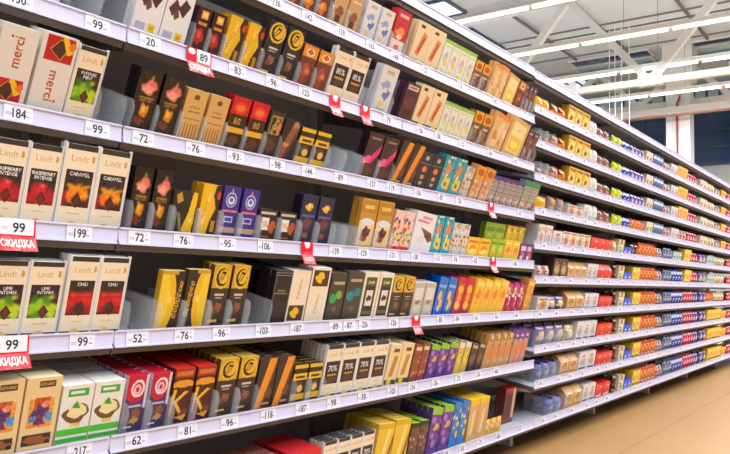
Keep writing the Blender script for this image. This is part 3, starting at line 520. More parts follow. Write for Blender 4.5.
P('violet_green', 'candy_bag', 'sweets', 'violet candy pack with green top', (112, 58, 150), lambda a: a.rect(0, .84, 1, 1, (150, 200, 40)).dots(12, [(170, 120, 200), (226, 180, 60), (80, 40, 110)], 6, .16, (0, .1, 1, .8)), .022, (90, 50, 130), (156, 206, 40))
P('cream_gold', BAR, 'chocolate bar', 'cream bar with slanting gold panel', (244, 214, 160), lambda a: a.poly([(.25, .2), (.6, .2), (.8, .72), (.45, .72)], (196, 140, 60)).rect(.3, .8, .8, .9, (110, 80, 50)).rect(0, 0, 1, .12, (80, 60, 90)).ell(.4, .06, .2, .07, (240, 220, 30)), .018, (236, 206, 160), (250, 230, 190))
P('yellow_white', 'candy_bag', 'sweets', 'yellow and white snack pack', (226, 186, 80), lambda a: a.rect(0, .84, 1, 1, (236, 226, 210)).blob(.5, .5, .3, .2, (240, 206, 60), 3).dots(6, [(180, 150, 100), (240, 226, 190)], 5, .14), .022, (206, 170, 90), (240, 230, 216))
P('dark_small', BAR, 'chocolate bar', 'small charcoal bar', (62, 50, 48), lambda a: a.blob(.5, .4, .34, .2, (120, 90, 70), 3).rect(.1, .8, .9, .92, (200, 170, 110)), .022, (60, 50, 48), (214, 176, 70))
P('gold_lined', 'chocolate_tablet', 'chocolate bar', 'tan bar with gold lined top', (206, 156, 100), lambda a: a.lines(0, .8, 1, 1, 3, (150, 110, 40), .5).blob(.5, .4, .34, .2, (226, 130, 70), 3).dots(6, [(240, 200, 150), (150, 90, 60)], 4, .14), .02, (190, 146, 80), (190, 150, 60))
P('violet_orange', 'candy_bag', 'sweets', 'violet topped orange pack', (214, 150, 130), lambda a: a.rect(0, .72, 1, 1, (106, 56, 150)).rect(.2, .8, .7, .88, (220, 200, 236)).blob(.5, .4, .34, .2, (230, 130, 60), 3), .02, (150, 110, 150), (110, 60, 160))
# -- bottom shelf
P('red_dark', BOX, 'chocolates', 'dark red flat box', (150, 30, 40), lambda a: a.rect(.1, .4, .9, .7, (226, 170, 150)).rect(0, .85, 1, 1, (190, 50, 60)), .03, (120, 30, 40), (190, 120, 100))
P('red_box', BOX, 'chocolates', 'bright red box with white stripes', (216, 30, 40), lambda a: a.lines(.08, .1, .92, .8, 9, (240, 190, 190), .3, True).rect(0, .86, 1, 1, (226, 40, 50)), .05, (190, 30, 40), (222, 44, 54))
P('yellow_tall', 'biscuit_pack', 'biscuits', 'yellow flared pack with brown stripe', (240, 196, 50), lambda a: a.poly([(.3, 0), (.5, 0), (.8, .86), (.6, .86)], (250, 226, 120)).rect(0, .88, 1, 1, (226, 176, 40)).poly([(.6, 0), (.8, 0), (1, .5), (1, .8)], (140, 100, 50)), .022, (206, 166, 50), (236, 200, 80))
P('brown_green', 'chocolate_tablet', 'chocolate bar', 'brown bar with lime green top', (110, 74, 56), lambda a: a.rect(0, .86, 1, 1, (40, 36, 32)).dots(8, [(160, 100, 70), (200, 160, 110), (70, 46, 40)], 5, .16, (0, 0, 1, .8)), .02, (80, 60, 50), (160, 206, 40))
P('blue_fig', 'biscuit_pack', 'biscuits', 'sky blue pack with tan figures', (60, 130, 200), lambda a: a.dots(9, [(236, 190, 100), (226, 220, 200), (40, 90, 160)], 5, .2, (0, .05, 1, .9)), .022, (50, 110, 180), (60, 120, 190))
P('tan_big', BOX, 'chocolates', 'big tan box with yellow lid', (222, 176, 112), lambda a: a.rect(0, .84, 1, 1, (246, 196, 30)).poly([(.2, .1), (.5, .1), (.7, .7), (.4, .7)], (240, 206, 150)).rect(.7, .1, .9, .7, (206, 150, 90)), .05, (206, 160, 90), (246, 200, 40))
P('red_tall', BOX, 'chocolates', 'tall red and brown box', (120, 40, 34), lambda a: a.rect(0, .84, 1, 1, (176, 24, 30)).rect(.72, .02, .95, .96, (226, 190, 160)).lines(.1, .1, .66, .8, 5, (70, 34, 32), .5, True), .05, (96, 40, 36), (190, 30, 36))
P('yellow_low', 'candy_bag', 'sweets', 'small yellow snack bag', (240, 186, 70), lambda a: a.dots(6, [(246, 220, 170), (226, 140, 50)], 3, .2), .02, finish='gloss', shape='pillow')

# -- the far bays: boxes, bags and tubs of other makes
def gen(style, c2, c3, seed=1):
    def f(a):
        if style == 'band': a.rect(0, .62, 1, .86, c2).blob(.5, .32, .3, .2, c3, seed)
        elif style == 'pic': a.blob(.5, .45, .36, .3, c2, seed, .4).blob(.45, .42, .18, .14, c3, seed + 1).rect(.1, .82, .9, .92, c3)
        elif style == 'mix': a.dots(14, [c2, c3, tuple((np.array(c2) + np.array(c3)) // 2)], seed, .16)
        elif style == 'win': a.rect(.12, .14, .88, .72, c2).blob(.5, .42, .3, .2, c3, seed)
        elif style == 'strip': a.rect(.36, 0, .64, 1, c2).ell(.5, .5, .3, .18, c3)
        q = random.Random(seed * 7 + sum(c2))
        for i in range(3):
            c = q.choice([(236, 232, 226), (214, 40, 44), (250, 206, 40), (40, 70, 160), (90, 50, 40), c2, c3]); u, v = q.uniform(.1, .6), q.uniform(.15, .85)
            a.rect(u, v, u + q.uniform(.15, .35), v + q.uniform(.04, .1), c)
        a.rect(.1, .02, .9, .1, q.choice([(240, 236, 230), (60, 40, 40), c3]))
    return f
def F(key, name, cat, look, base, style, c2, c3, t=.05, shape='box', finish='card', top=None, seed=1):
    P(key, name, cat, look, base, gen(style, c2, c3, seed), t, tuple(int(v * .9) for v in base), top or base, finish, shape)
CB, SW, BB = 'cookie_box', 'sweets_bag', 'biscuits'
F('f_choc_orange', 'sweets_bag', 'sweets', 'brown bag with orange sweets', (92, 46, 40), 'mix', (226, 100, 30), (236, 160, 60), .05, 'pillow', 'gloss', seed=3)
F('f_yellow_tall', 'biscuit_box', BB, 'tall golden biscuit box', (236, 182, 40), 'pic', (250, 220, 110), (150, 90, 40), .05)
F('f_lace', 'biscuit_bag', BB, 'white lace patterned bag', (226, 226, 216), 'mix', (200, 206, 190), (246, 244, 236), .05, 'pillow', 'gloss', seed=5)
F('f_brown', 'biscuit_bag', BB, 'brown and pink bag', (160, 100, 76), 'mix', (206, 150, 130), (110, 60, 50), .05, 'pillow', 'gloss', seed=6)
F('f_lime', 'sweets_bag', 'sweets', 'yellow green bag', (206, 214, 20), 'pic', (230, 230, 80), (140, 160, 30), .05, 'pillow', 'gloss')
F('f_blue', 'sweets_bag', 'sweets', 'royal blue bag', (30, 60, 170), 'band', (220, 226, 240), (70, 110, 210), .05, 'pillow', 'gloss')
F('f_violet', 'sweets_bag', 'sweets', 'violet bag', (92, 60, 140), 'pic', (150, 120, 190), (230, 220, 240), .05, 'pillow', 'gloss')
F('f_pale', 'pale_biscuit_box', BB, 'pale cream box', (232, 222, 198), 'win', (240, 230, 170), (150, 140, 120), .05)  # a biscuit box like the other far ones, from the pale set
F('f_sky', 'bright_biscuit_box', BB, 'sky blue box', (50, 110, 176), 'band', (226, 234, 240), (20, 60, 130), .05)  # also a biscuit box, from the brightly coloured set
F('f_rose', 'biscuit_bag', BB, 'rosy brown bag', (206, 160, 146), 'mix', (170, 90, 80), (240, 226, 220), .05, 'pillow', 'gloss', seed=8)
F('f_white', 'biscuit_box', BB, 'plain white box', (232, 230, 230), 'win', (214, 214, 220), (190, 170, 160), .05)
F('f_amber', 'biscuit_box', BB, 'amber yellow box', (240, 186, 20), 'pic', (246, 120, 30), (250, 226, 120), .05)
F('f_red', 'sweets_bag', 'sweets', 'crimson bag', (206, 24, 50), 'pic', (236, 110, 130), (250, 230, 230), .05, 'pillow', 'gloss')
F('f_cream', 'biscuit_bag', BB, 'creamy yellow bag', (232, 206, 150), 'mix', (240, 236, 210), (206, 160, 80), .05, 'pillow', 'gloss', seed=9)
F('f_disc', 'cake_pack', 'cake', 'round yellow cake pack', (246, 178, 10), 'strip', (250, 206, 60), (236, 150, 10), .05, 'pillow', 'gloss')
F('f_choc_tray', 'biscuit_bag', BB, 'plum bag with amber biscuits', (96, 44, 60), 'pic', (214, 130, 40), (170, 80, 40), .06, 'pillow', 'gloss', seed=4)
F('f_cake', 'cake_box', 'cake', 'white box with tan cake', (236, 226, 212), 'pic', (216, 150, 96), (190, 110, 70), .08)
F('f_orange', 'biscuit_bag', BB, 'vivid orange bag', (232, 100, 34), 'pic', (246, 170, 80), (190, 50, 30), .05, 'pillow', 'gloss')
F('f_redbox', 'sweets_box', 'sweets', 'bright red sweets box', (236, 40, 24), 'band', (240, 70, 50), (226, 26, 20), .06, 'gable')
F('f_redflat', 'sweets_box', 'sweets', 'plain red sweets box', (238, 52, 32), 'band', (240, 70, 50), (230, 40, 30), .06)
F('f_tanbox', 'cookie_box', BB, 'tan card cookie box', (216, 164, 100), 'win', (230, 190, 130), (190, 130, 70), .08, 'gable')
F('f_black', 'biscuit_bag', BB, 'dark brown bag', (60, 38, 36), 'pic', (120, 70, 50), (200, 170, 140), .05, 'pillow', 'gloss')
F('f_beige', 'pale_biscuit_box', BB, 'slim beige box', (226, 206, 166), 'strip', (110, 80, 50), (240, 226, 190), .06)
F('f_bluelow', 'sweets_box', 'sweets', 'small cobalt box', (30, 70, 210), 'band', (60, 110, 230), (220, 226, 250), .05)
F('f_yellow', 'bright_biscuit_box', BB, 'slim yellow box', (246, 206, 30), 'strip', (250, 230, 130), (230, 160, 20), .06)
F('f_grey', 'biscuit_bag', BB, 'grey blue bag', (130, 140, 170), 'mix', (206, 206, 216), (70, 90, 140), .05, 'pillow', 'gloss', seed=12)
F('f_teal', 'pale_biscuit_box', BB, 'pale teal box', (176, 206, 206), 'win', (226, 236, 232), (110, 150, 160), .05)
F('f_violbag', 'sweets_bag', 'sweets', 'lilac sweets bag with yellow', (112, 84, 170), 'pic', (236, 206, 60), (210, 190, 226), .06, 'pillow', 'gloss', seed=7)
F('f_navy', 'sweets_bag', 'sweets', 'deep blue shiny bag', (34, 40, 140), 'band', (90, 110, 210), (150, 160, 230), .06, 'pillow', 'gloss')
F('f_choc', 'cookie_box', BB, 'dark chocolate cookie box', (70, 44, 32), 'win', (150, 100, 60), (206, 170, 120), .08)
F('f_pink', 'cake_box', 'cake', 'white box with pink cake', (238, 226, 220), 'band', (230, 170, 150), (220, 140, 110), .08)

# ------------------------------------------------------------------ filling the shelves
CF3, CR3, CU3 = CF, CR, CU
def proj(p):
    q = np.array(p) - CAM; z = q @ CF; return np.array([365 + FL * (q @ CR) / z, 227 - FL * (q @ CU) / z])
def res_for(y): return .001 if y < 1.2 else .002 if y < 2.4 else .003 if y < 3.7 else .005
_cache = {}
def pack_data(key, w, h, y):
    p = PR[key]; r = res_for(y); k = (key, round(w, 2), round(h, 2), r)
    if k not in _cache:
        a = Art(w, h, r, p['base'], .02)
        if p['art']: p['art'](a)
        _cache[k] = pack_mesh(p['name'], a, p['t'], p['side'], p['top'], p['finish'], p['shape'], p['back'])
    return _cache[k]
SIDE = {1: [''], 2: ['left of two', 'right of two'], 3: ['left of three', 'middle of three', 'right of three'],
        4: ['leftmost of four', 'second of four', 'third of four', 'rightmost of four']}
def side_word(n, i):
    if n in SIDE: return SIDE[n][i]
    return ORD[i + 1] + ' of ' + {5: 'five', 6: 'six', 7: 'seven', 8: 'eight'}[n]
TRAYS = []
_flaps = {}
FLAPPED = ('mint_lime', 'raspberry', 'caramel', 'lime', 'chili', 'pct85', 'pct70')
M_FLAP = mat('ivory_card', (240, 236, 230), .5)
def run(row, key, px0, px1, n, hp=None, h=None, tray=False, deep=None, s=.036, up=0., lift='', roll=0., yaw=0., alt=None):
    a = on_shelf(row, s, 0, .03 + up)
    y0, y1 = y_at(px0, a[0], a[2]), y_at(px1, a[0], a[2])
    ym = (y0 + y1) / 2; bay = int(math.floor((ym - Y0) / BL))
    t = math.radians(TILT[row])
    if h is None:
        b0 = np.array(on_shelf(row, s, ym, .03)); b1 = np.array(on_shelf(row, s, ym, .13))
        h = hp * .1 / np.linalg.norm(proj(b1) - proj(b0)) + .028
    w = ((y1 - y0) / n - (.0095 if tray else .004)) * math.cos(math.radians(roll)) - (.002 if roll else 0)
    if deep is None: deep = {'R1': -1, 'R2': -1, 'R3': -1, 'R4': -1, 'R5': 2, 'R6': 5, 'B': 5}.get(row, 1)
    for i in range(n):
        kk = key if not alt or i % 2 == 0 else alt
        p = PR[kk]; me = pack_data(kk, w, h, ym)
        yc = y0 + (y1 - y0) * (i + .5) / n
        nn, ii = (n, i) if not alt else (1, 0)
        for d in range((deep if deep >= 0 else 1 if i == 0 else 0) + 1):
            sd = s + d * (p['t'] + .005)
            if sd > depth_of(row) - .05: break
            o = link(p['name'], me)
            o.location = on_shelf(row, sd, yc + (random.uniform(-.001, .001)), up + (.0028 if tray else .0008) + w / 2 * math.sin(math.radians(abs(roll))))
            o.rotation_euler = Euler((-math.radians(roll), t + math.radians(random.uniform(-.2, .2)), math.radians(yaw + random.uniform(-.4, .4))), 'XYZ')
            if d == 0 and kk in FLAPPED:
                fk = (kk, round(w, 3), round(h, 3))
                if fk not in _flaps:
                    b = MB(); b.box(-p['t'] * .9, 0, .001, .0008, .0011, h + .004); _flaps[fk] = b.mesh('side_flap', M_FLAP)
                for q in (-w / 2 - .0012, w / 2 + .0001):
                    fl = link('side_flap', _flaps[fk], o); fl.location = (0, q, 0)
            sw = side_word(nn, ii); lk = p['look']
            if d == 0: lb = lk + (', ' + sw if sw else '')
            else: lb = lk + ', ' + (ORD[d] + ' behind' if d > 1 else 'behind') + (' ' + sw if sw else ' front one')
            if len((lb + lift).split()) > 11: lb = lb.replace(' of four', '').replace(' front one', '').replace(' bar with', ' bar,')
            lb += ', ' + lift + where(row, bay)
            tag(o, lb, p['cat'], lk + ' on the ' + where(row, bay))
        if tray: TRAYS.append((row, yc, (y1 - y0) / n, p['look'], side_word(nn, ii), bay))
_traycache = {}
def tray(row, yc, w, what, sw, bay, hgt=.098, dep=.17):
    k = round(w, 3)
    if k not in _traycache:
        e = .0012; H = w / 2 - .0015; ms = []
        b = MB(); b.box(-dep, -H, 0, 0, H, e); ms.append(('tray_base', b.mesh('tray_base', M_TRAY)))
        for q in (-1, 1):
            y = q * (H - e / 2); b = MB(); vs = []
            for dy in (-e / 2, e / 2): vs += [(-dep, y + dy, e), (-.004, y + dy, e), (0, y + dy, hgt * .8), (-.012, y + dy, hgt), (-dep, y + dy, hgt)]
            b.add(vs, [(0, 1, 2, 3, 4), (9, 8, 7, 6, 5), (0, 5, 6, 1), (1, 6, 7, 2), (2, 7, 8, 3), (3, 8, 9, 4), (4, 9, 5, 0)])
            ms.append(('side_wall', b.mesh('side_wall', M_TRAY)))
        b = MB(); b.box(-.0035, -H + .0015, e, -.002, H - .0015, .03); ms.append(('front_lip', b.mesh('front_lip', M_TRAY)))
        _traycache[k] = ms
    o = empty('display_tray', on_shelf(row, .02 if TILT[row] > 15 else .012, yc, .0006), (0, math.radians(TILT[row]), 0))
    for nm, me in _traycache[k]: link(nm, me, o)
    if sw == 'empty': lb = 'empty clear tray near ' + what
    else: lb = 'clear tray, ' + what + (', ' + sw if sw else '')
    tag(o, lb + ', ' + where(row, bay), 'display tray', 'clear plastic display trays')
def empties(row, px0, px1, n, near):
    a = on_shelf(row, .03, 0, .03); y0, y1 = y_at(px0, a[0], a[2]), y_at(px1, a[0], a[2])
    for i in range(n):
        yc = y0 + (y1 - y0) * (i + .5) / n; bay = int(math.floor((yc - Y0) / BL))
        o = tray(row, yc, (y1 - y0) / n - .001, near if n == 1 else near + (' first' if i == 0 else ' second'), 'empty', bay)
T = True
# R1: the top product shelf
run('R1', 'brown_orange', 269, 326, 4, h=.15, tray=T)
run('R1', 'tan_wrap', 328, 356, 2, h=.15, tray=T)
run('R1', 'milk_blue', 358, 386, 2, h=.16, tray=T)
run('R1', 'red_milk', 387, 401, 1, hp=42, tray=T)
run('R1', 'sticks', 408, 436, 2, hp=40)
run('R1', 'white_lime', 436.5, 468, 4, hp=34)
run('R1', 'gold_brown', 468.5, 484, 2, hp=28, tray=T)
run('R1', 'tan_long', 485, 499, 2, hp=34, roll=5)
run('R1', 'yellow_frame', 500, 511, 1, hp=29, roll=5)
run('R1', 'orange_top', 511.5, 518, 1, hp=27, roll=5)
run('R1', 'purple_brown', 518.5, 530, 3, hp=27, tray=T)
# R2
empties('R2', 66, 126, 2, 'white price ticket 99')
run('R2', 'white_bits', 129, 184, 2, h=.165)
run('R2', 'purple_gold', 187, 218, 2, hp=42, tray=T)
run('R2', 'gold_wave', 218.5, 255.5, 2, hp=44, tray=T)
run('R2', 'ring_black', 256, 292.5, 2, hp=52, tray=T)
run('R2', 'orange_top', 293, 324, 2, hp=40, tray=T)
run('R2', 'pct85', 324.5, 357, 2, hp=48)
empties('R2', 358, 369, 1, 'white milk bar')
run('R2', 'milk_blue', 370, 387, 1, hp=46, tray=T)
run('R2', 'cherry', 397, 410, 1, hp=38)
run('R2', 'sticks', 410.5, 436, 2, hp=40)
run('R2', 'white_lime', 436.5, 466, 4, hp=31)
run('R2', 'gold_brown', 466.5, 484, 2, hp=32, tray=T)
run('R2', 'tan_long', 484.5, 499, 1, hp=36, roll=5)
run('R2', 'yellow_frame', 500, 518, 1, hp=36, roll=6)
run('R2', 'purple_brown', 519.5, 530.5, 2, hp=30, tray=T)
# R3
run('R3', 'merci_low', -14, 24.5, 1, hp=75)
run('R3', 'merci_up', 25.5, 62, 1, hp=75)
run('R3', 'mint_lime', 63, 92.5, 1, hp=69)
empties('R3', 93, 120, 1, 'lime chocolate bar')
run('R3', 'peach', 125, 174, 2, hp=58, tray=T)
run('R3', 'wafer_gold', 174.5, 219, 2, hp=48, tray=T)
run('R3', 'red80', 219.5, 258, 2, hp=50, tray=T)
run('R3', 'brown_gold', 258.5, 274.5, 1, hp=44, tray=T)
run('R3', 'cinnamon', 275, 291, 1, hp=40)
run('R3', 'yellow_black', 292, 323, 2, hp=34, tray=T)
empties('R3', 324, 356, 2, 'pink swoosh bars')
run('R3', 'pink_swoosh', 357, 388, 2, hp=43, tray=T)
run('R3', 'orange_diag', 388.5, 412, 2, hp=42, roll=4)
run('R3', 'black_dots', 412.5, 435, 2, hp=36)
run('R3', 'teal_fruit', 435.5, 457, 2, hp=37)
run('R3', 'nut_grey', 457.5, 466, 1, hp=31)
run('R3', 'gold_tan', 466.5, 485, 2, hp=33, roll=5)
run('R3', 'silver_multi', 485.5, 517, 5, hp=27)
run('R3', 'silver_green', 517.5, 532, 2, hp=29)
# R4
run('R4', 'raspberry', -18, 52.5, 2, hp=77)
run('R4', 'caramel', 53.5, 120, 2, hp=77)
run('R4', 'peach', 124, 166, 2, hp=60, tray=T)
run('R4', 'gold_diag', 167, 193, 1, hp=40, tray=T)
run('R4', 'gold_wave', 194, 215, 1, hp=49, tray=T)
run('R4', 'blue_emblem', 215.5, 253, 2, hp=48, tray=T)
run('R4', 'dark_square', 254, 293.5, 2, hp=28, tray=T)
run('R4', 'navy_gold', 294, 328, 2, hp=46, tray=T)
empties('R4', 329, 353, 2, 'gold bars')
run('R4', 'gold_cherry', 354, 387, 2, hp=47, tray=T)
run('R4', 'red_confetti', 387.5, 408, 2, hp=39, roll=3)
run('R4', 'white_leaf', 408.5, 429, 1, hp=38, roll=4)
run('R4', 'teal_fruit', 429.5, 448, 2, hp=37)
run('R4', 'nut_grey', 448.5, 465, 2, hp=31)
run('R4', 'yellow_small', 465.5, 488, 2, hp=18, deep=0)
run('R4', 'green_small', 488.5, 502, 2, hp=18, deep=0)
run('R4', 'yellow_orange', 502.5, 517.5, 2, hp=18, deep=0)
run('R4', 'violet_small', 518.5, 531, 2, hp=16, deep=0)
run('R4', 'green_small', 480, 500, 2, hp=33, deep=0, s=.09, lift='taller back row, ')
run('R4', 'yellow_tilt', 500.5, 519, 3, hp=31, deep=0, s=.09, roll=4)
# R5
run('R5', 'lime', -20, 56, 2, hp=72)
run('R5', 'chili', 58, 119.5, 2, hp=73)
empties('R5', 122, 150, 1, 'gold lettered bars')
run('R5', 'oval_left', 152.5, 178, 1, hp=55, tray=T, deep=0)
run('R5', 'oval_right', 178.5, 203, 1, hp=55, tray=T, deep=0)
run('R5', 'ring_gold', 203.5, 242, 2, hp=58, tray=T)
empties('R5', 243, 266, 1, 'black bars')
run('R5', 'lined_black', 244, 266, 1, hp=46, s=.17, deep=3, lift='back row, ')
run('R5', 'lined_black', 267, 284, 1, hp=51)
run('R5', 'cream_low', 284.5, 303, 1, hp=50)
run('R5', 'cream_up', 303.5, 323, 1, hp=52)
run('R5', 'dots_green', 324, 340, 1, hp=46)
run('R5', 'dots_teal', 340.5, 357, 1, hp=46)
run('R5', 'cream_tall', 357.5, 387, 2, hp=44)
run('R5', 'ring_gold', 387.5, 409, 2, hp=39)
run('R5', 'grey_white', 409.5, 431, 2, hp=32)
run('R5', 'blue_biscuit', 431.5, 450, 2, hp=36, roll=6)
run('R5', 'red_yellow', 450.5, 468, 2, hp=35, roll=6)
run('R5', 'yellow_orange', 468.5, 502, 4, hp=31, roll=10)
run('R5', 'magenta_mix', 502.5, 521, 3, hp=27, roll=10)
run('R5', 'gold_box', 521.5, 528.5, 1, hp=30, roll=7, deep=0)
# R6
run('R6', 'painting', -25, 53, 2, hp=70, deep=3)
run('R6', 'coconut', 54, 118, 2, hp=54, deep=4)
run('R6', 'swirl', 119, 165.5, 2, hp=52, tray=T, deep=8)
run('R6', 'kay', 166, 210, 2, hp=51, tray=T, deep=4)
run('R6', 'ring_gold', 210.5, 251.5, 2, hp=53, tray=T, deep=8)
run('R6', 'orange_diag', 252, 288, 2, hp=47, deep=7)
run('R6', 'yellow_black', 288.5, 318.5, 2, hp=34, tray=T, deep=3)
run('R6', 'pct70', 319, 382, 4, hp=47, deep=6)
run('R6', 'cream_gold', 382.5, 407, 2, hp=38, deep=4, roll=4)
run('R6', 'brown_low', 407.5, 423, 2, hp=34, deep=2, roll=6)
run('R6', 'violet_green', 423.5, 452, 3, hp=30, deep=4, roll=8)
run('R6', 'yellow_white', 452.5, 465, 2, hp=28, deep=3, roll=8)
run('R6', 'dark_small', 465.5, 480, 2, hp=25, deep=5, roll=10)
run('R6', 'gold_lined', 480.5, 507, 4, hp=31, deep=5, roll=10)
run('R6', 'violet_orange', 507.5, 523, 3, hp=31, deep=2, roll=10)
# bottom shelf
run('B', 'ring_gold', 192, 238, 2, h=.13, deep=5)
run('B', 'red_dark', 241, 281, 2, h=.16, deep=3)
run('B', 'red_box', 284, 316, 1, h=.165, deep=2)
run('B', 'pct70', 318, 370, 4, h=.175, deep=3)
run('B', 'yellow_tall', 371, 405, 2, h=.185, deep=5, roll=4)
run('B', 'brown_green', 405.5, 424, 2, h=.16, deep=5, roll=4)
run('B', 'violet_green', 424.5, 447, 2, hp=41, deep=5, roll=6)
run('B', 'blue_fig', 447.5, 463, 2, hp=40, deep=5, roll=6)
run('B', 'tan_big', 465.5, 485, 2, hp=38, deep=4)
run('B', 'yellow_low', 486, 502, 3, hp=12, deep=0)
run('B', 'red_tall', 502, 513, 1, hp=30, deep=0, s=.1)
run('B', 'red_dark', 108, 188, 3, h=.105, deep=2)
# just past the left edge of the picture
run('R1', 'gold_wave', 180, 262, 4, h=.14)
run('R2', 'white_bits', -40, 60, 3, h=.165)
run('R3', 'merci_low', -95, -16, 2, hp=78)
run('R4', 'lime', -126, -20, 3, hp=80)
run('R5', 'caramel', -128, -22, 3, hp=76)
run('R6', 'coconut', -150, -28, 3, hp=70, deep=1)
# far bays
def far(rows, key, px0, px1, h, n=None, tray=False, deep=None):
    for row in rows:
        a = on_shelf(row, .036, 0, .03); span = y_at(px1, a[0], a[2]) - y_at(px0, a[0], a[2])
        run(row, key, px0, px1, n or max(1, min(8, int(round(span / (.092 if px0 > 612 and px1 < 700 else .115))))), h=h * random.uniform(.97, 1.02), tray=tray, deep=(1 if row in ('S7', 'S8', 'S9', 'B') else 0) if deep is None else deep)
up3 = ['S1', 'S2', 'S3']; up4 = up3 + ['S4']; low = ['S6', 'S7', 'S8', 'S9', 'B']
far(['S1'], 'f_disc', 537, 551, .10); far(['S2', 'S3'], 'f_choc_tray', 537, 551, .075, tray=T)
far(up3, 'f_choc_orange', 552, 566.5, .10); far(up3, 'f_yellow_tall', 567, 588, .135); far(up4, 'f_lace', 588.5, 598, .12); far(up4, 'f_brown', 598.5, 611, .10)
far(['S4'], 'f_disc', 536.5, 548, .095); far(['S4'], 'f_choc_tray', 549, 566, .11, tray=T); far(['S4'], 'f_cake', 567, 582, .09); far(['S4'], 'f_white', 582.5, 588, .11)
far(up4, 'f_lime', 613.5, 623, .10); far(up4, 'f_blue', 623.5, 630.5, .10); far(up3, 'f_violet', 631, 645, .10); far(['S4'], 'f_orange', 631, 645, .1); far(up4, 'f_pale', 645.5, 652, .11); far(up4, 'f_sky', 652.5, 662, .115)
far(up4, 'f_rose', 664, 670, .10); far(up4, 'f_white', 670.3, 677, .11); far(up3, 'f_amber', 677.3, 686.5, .13); far(['S4'], 'f_rose', 677.3, 686.5, .11); far(up4, 'f_red', 687, 697, .115)
far(up4, 'f_pale', 699.5, 706, .11); far(up4, 'f_cream', 706.3, 715, .115); far(up4, 'f_violbag', 715.3, 720, .11); far(up4, 'f_amber', 720.3, 725, .11); far(up4, 'f_red', 727, 731.5, .11); far(up4, 'f_white', 732, 740, .11)
far(['S5'], 'f_pink', 536.5, 551, .12, tray=T); far(['S5'], 'f_white', 552, 561, .1); far(['S5'], 'f_cake', 561.5, 589, .105); far(['S5'], 'f_redflat', 590, 611, .10)
far(['S6'], 'f_rose', 537, 551, .08); far(['S6'], 'f_choc', 552, 566, .125); far(['S6'], 'f_tanbox', 567, 586, .115); far(['S6'], 'f_white', 586.5, 596.5, .11); far(['S6'], 'f_redbox', 597, 611, .11)
far(['S7'], 'f_cake', 536, 548, .09); far(['S7'], 'f_violbag', 548.5, 565.5, .095, deep=2); far(['S7'], 'f_tanbox', 566, 583, .12, deep=2); far(['S7'], 'f_white', 583.5, 597, .11, deep=2); far(['S7'], 'f_redflat', 598, 611, .09, deep=2)
far(['S8'], 'f_violbag', 536.5, 565, .11, tray=T, deep=2); far(['S8'], 'f_cream', 565.5, 575, .11, deep=2); far(['S8'], 'f_white', 575.5, 595, .125, deep=2); far(['S8'], 'f_redflat', 596, 611, .095, deep=2)
far(['S9'], 'f_navy', 536, 558, .10, tray=T, deep=2); far(['S9'], 'f_tanbox', 559, 577, .125, deep=2); far(['S9'], 'f_white', 577.5, 594, .12, deep=2); far(['S9'], 'f_redflat', 595, 611, .095, deep=2)
far(['B'], 'f_navy', 548, 563, .09, tray=T, deep=1); far(['B'], 'f_tanbox', 564, 581, .13, deep=2); far(['B'], 'f_white', 581.5, 594, .12, deep=2); far(['B'], 'f_redflat', 594.5, 609, .10, deep=2)
far(low, 'f_black', 613.5, 617, .12); far(['S5'] + low, 'f_beige', 617.3, 623, .115); far(['S5'] + low, 'f_bluelow', 623.3, 631, .075); far(low, 'f_yellow', 631.3, 639, .115); far(['S5'] + low, 'f_orange', 639.3, 656, .12); far(['S5'] + low, 'f_rose', 656.3, 662, .1)
far(['S5'], 'f_cream', 613.5, 617, .1); far(['S5'], 'f_black', 631.3, 639, .1)
far(['S5'] + low, 'f_grey', 664, 672, .115); far(['S6'] + low[1:], 'f_blue', 672.3, 683, .12); far(['S5'], 'f_teal', 672.3, 681, .1); far(['S5', 'S6'], 'f_yellow', 683.3, 690, .13); far(['S7', 'S8', 'S9', 'B'], 'f_red', 683.3, 692.5, .12); far(['S5', 'S6'], 'f_red', 690.3, 697.5, .11); far(['S7', 'S8', 'S9', 'B'], 'f_violet', 692.8, 697.5, .12)
far(['S5', 'S6'], 'f_violbag', 699.5, 706, .115); far(['S7', 'S8', 'S9', 'B'], 'f_violet', 699.5, 706, .12); far(['S5', 'S6'], 'f_teal', 706.3, 714, .11); far(['S7'], 'f_orange', 706.3, 714, .11); far(['S8', 'S9', 'B'], 'f_yellow', 706.3, 720, .12); far(['S5', 'S6', 'S7'], 'f_cream', 714.3, 724, .11); far(['S8', 'S9', 'B'], 'f_amber', 720.3, 725, .1)
far(['S5'] + low, 'f_red', 727, 732, .11); far(['S5'] + low, 'f_teal', 732.3, 740, .11)
for a_ in TRAYS: tray(*a_)

# ------------------------------------------------------------------ price tickets on the rails
M_T = PM['paper']
def ticket_mesh(txt, w=.066, h=.034, red=None):
    a = Art(w, h, .0009, (236, 236, 250))
    a.text(txt, .5 if len(txt) < 3 else .52, .45, .6, (40, 38, 56), 0, .46, .05)
    r = random.Random(txt)
    a.lines(.05, .3, .27, .5, 3, (176, 174, 196), .5); a.rect(.3, .78, .62, .84, (206, 206, 220)); a.rect(.76, .28, .9, .36, (150, 148, 170)); a.rect(.76, .62, .88, .68, (190, 190, 206))
    if red: a.rect(0, 0, .05, 1, (226, 24, 40)); a.rect(.95, 0, 1, 1, (226, 24, 40))
    return pack_mesh('price_ticket', a, .0008, (236, 236, 248), (236, 236, 248), 'paper')
def ticket(row, px, txt, w=.066, red=None):
    z = ROWZ[row]; y = y_at(px, 0, z); bay = int(math.floor((y - Y0) / BL))
    y = min(max(y, Y0 + bay * BL + w / 2 + .004), Y0 + (bay + 1) * BL - w / 2 - .004)
    o = link('price_ticket', ticket_mesh(txt, w, red=red)); o.location = (.0021, y, z - .017)
    tag(o, 'white price ticket reading ' + txt + ', ' + where(row, bay), 'price ticket', 'price tickets on the rails')
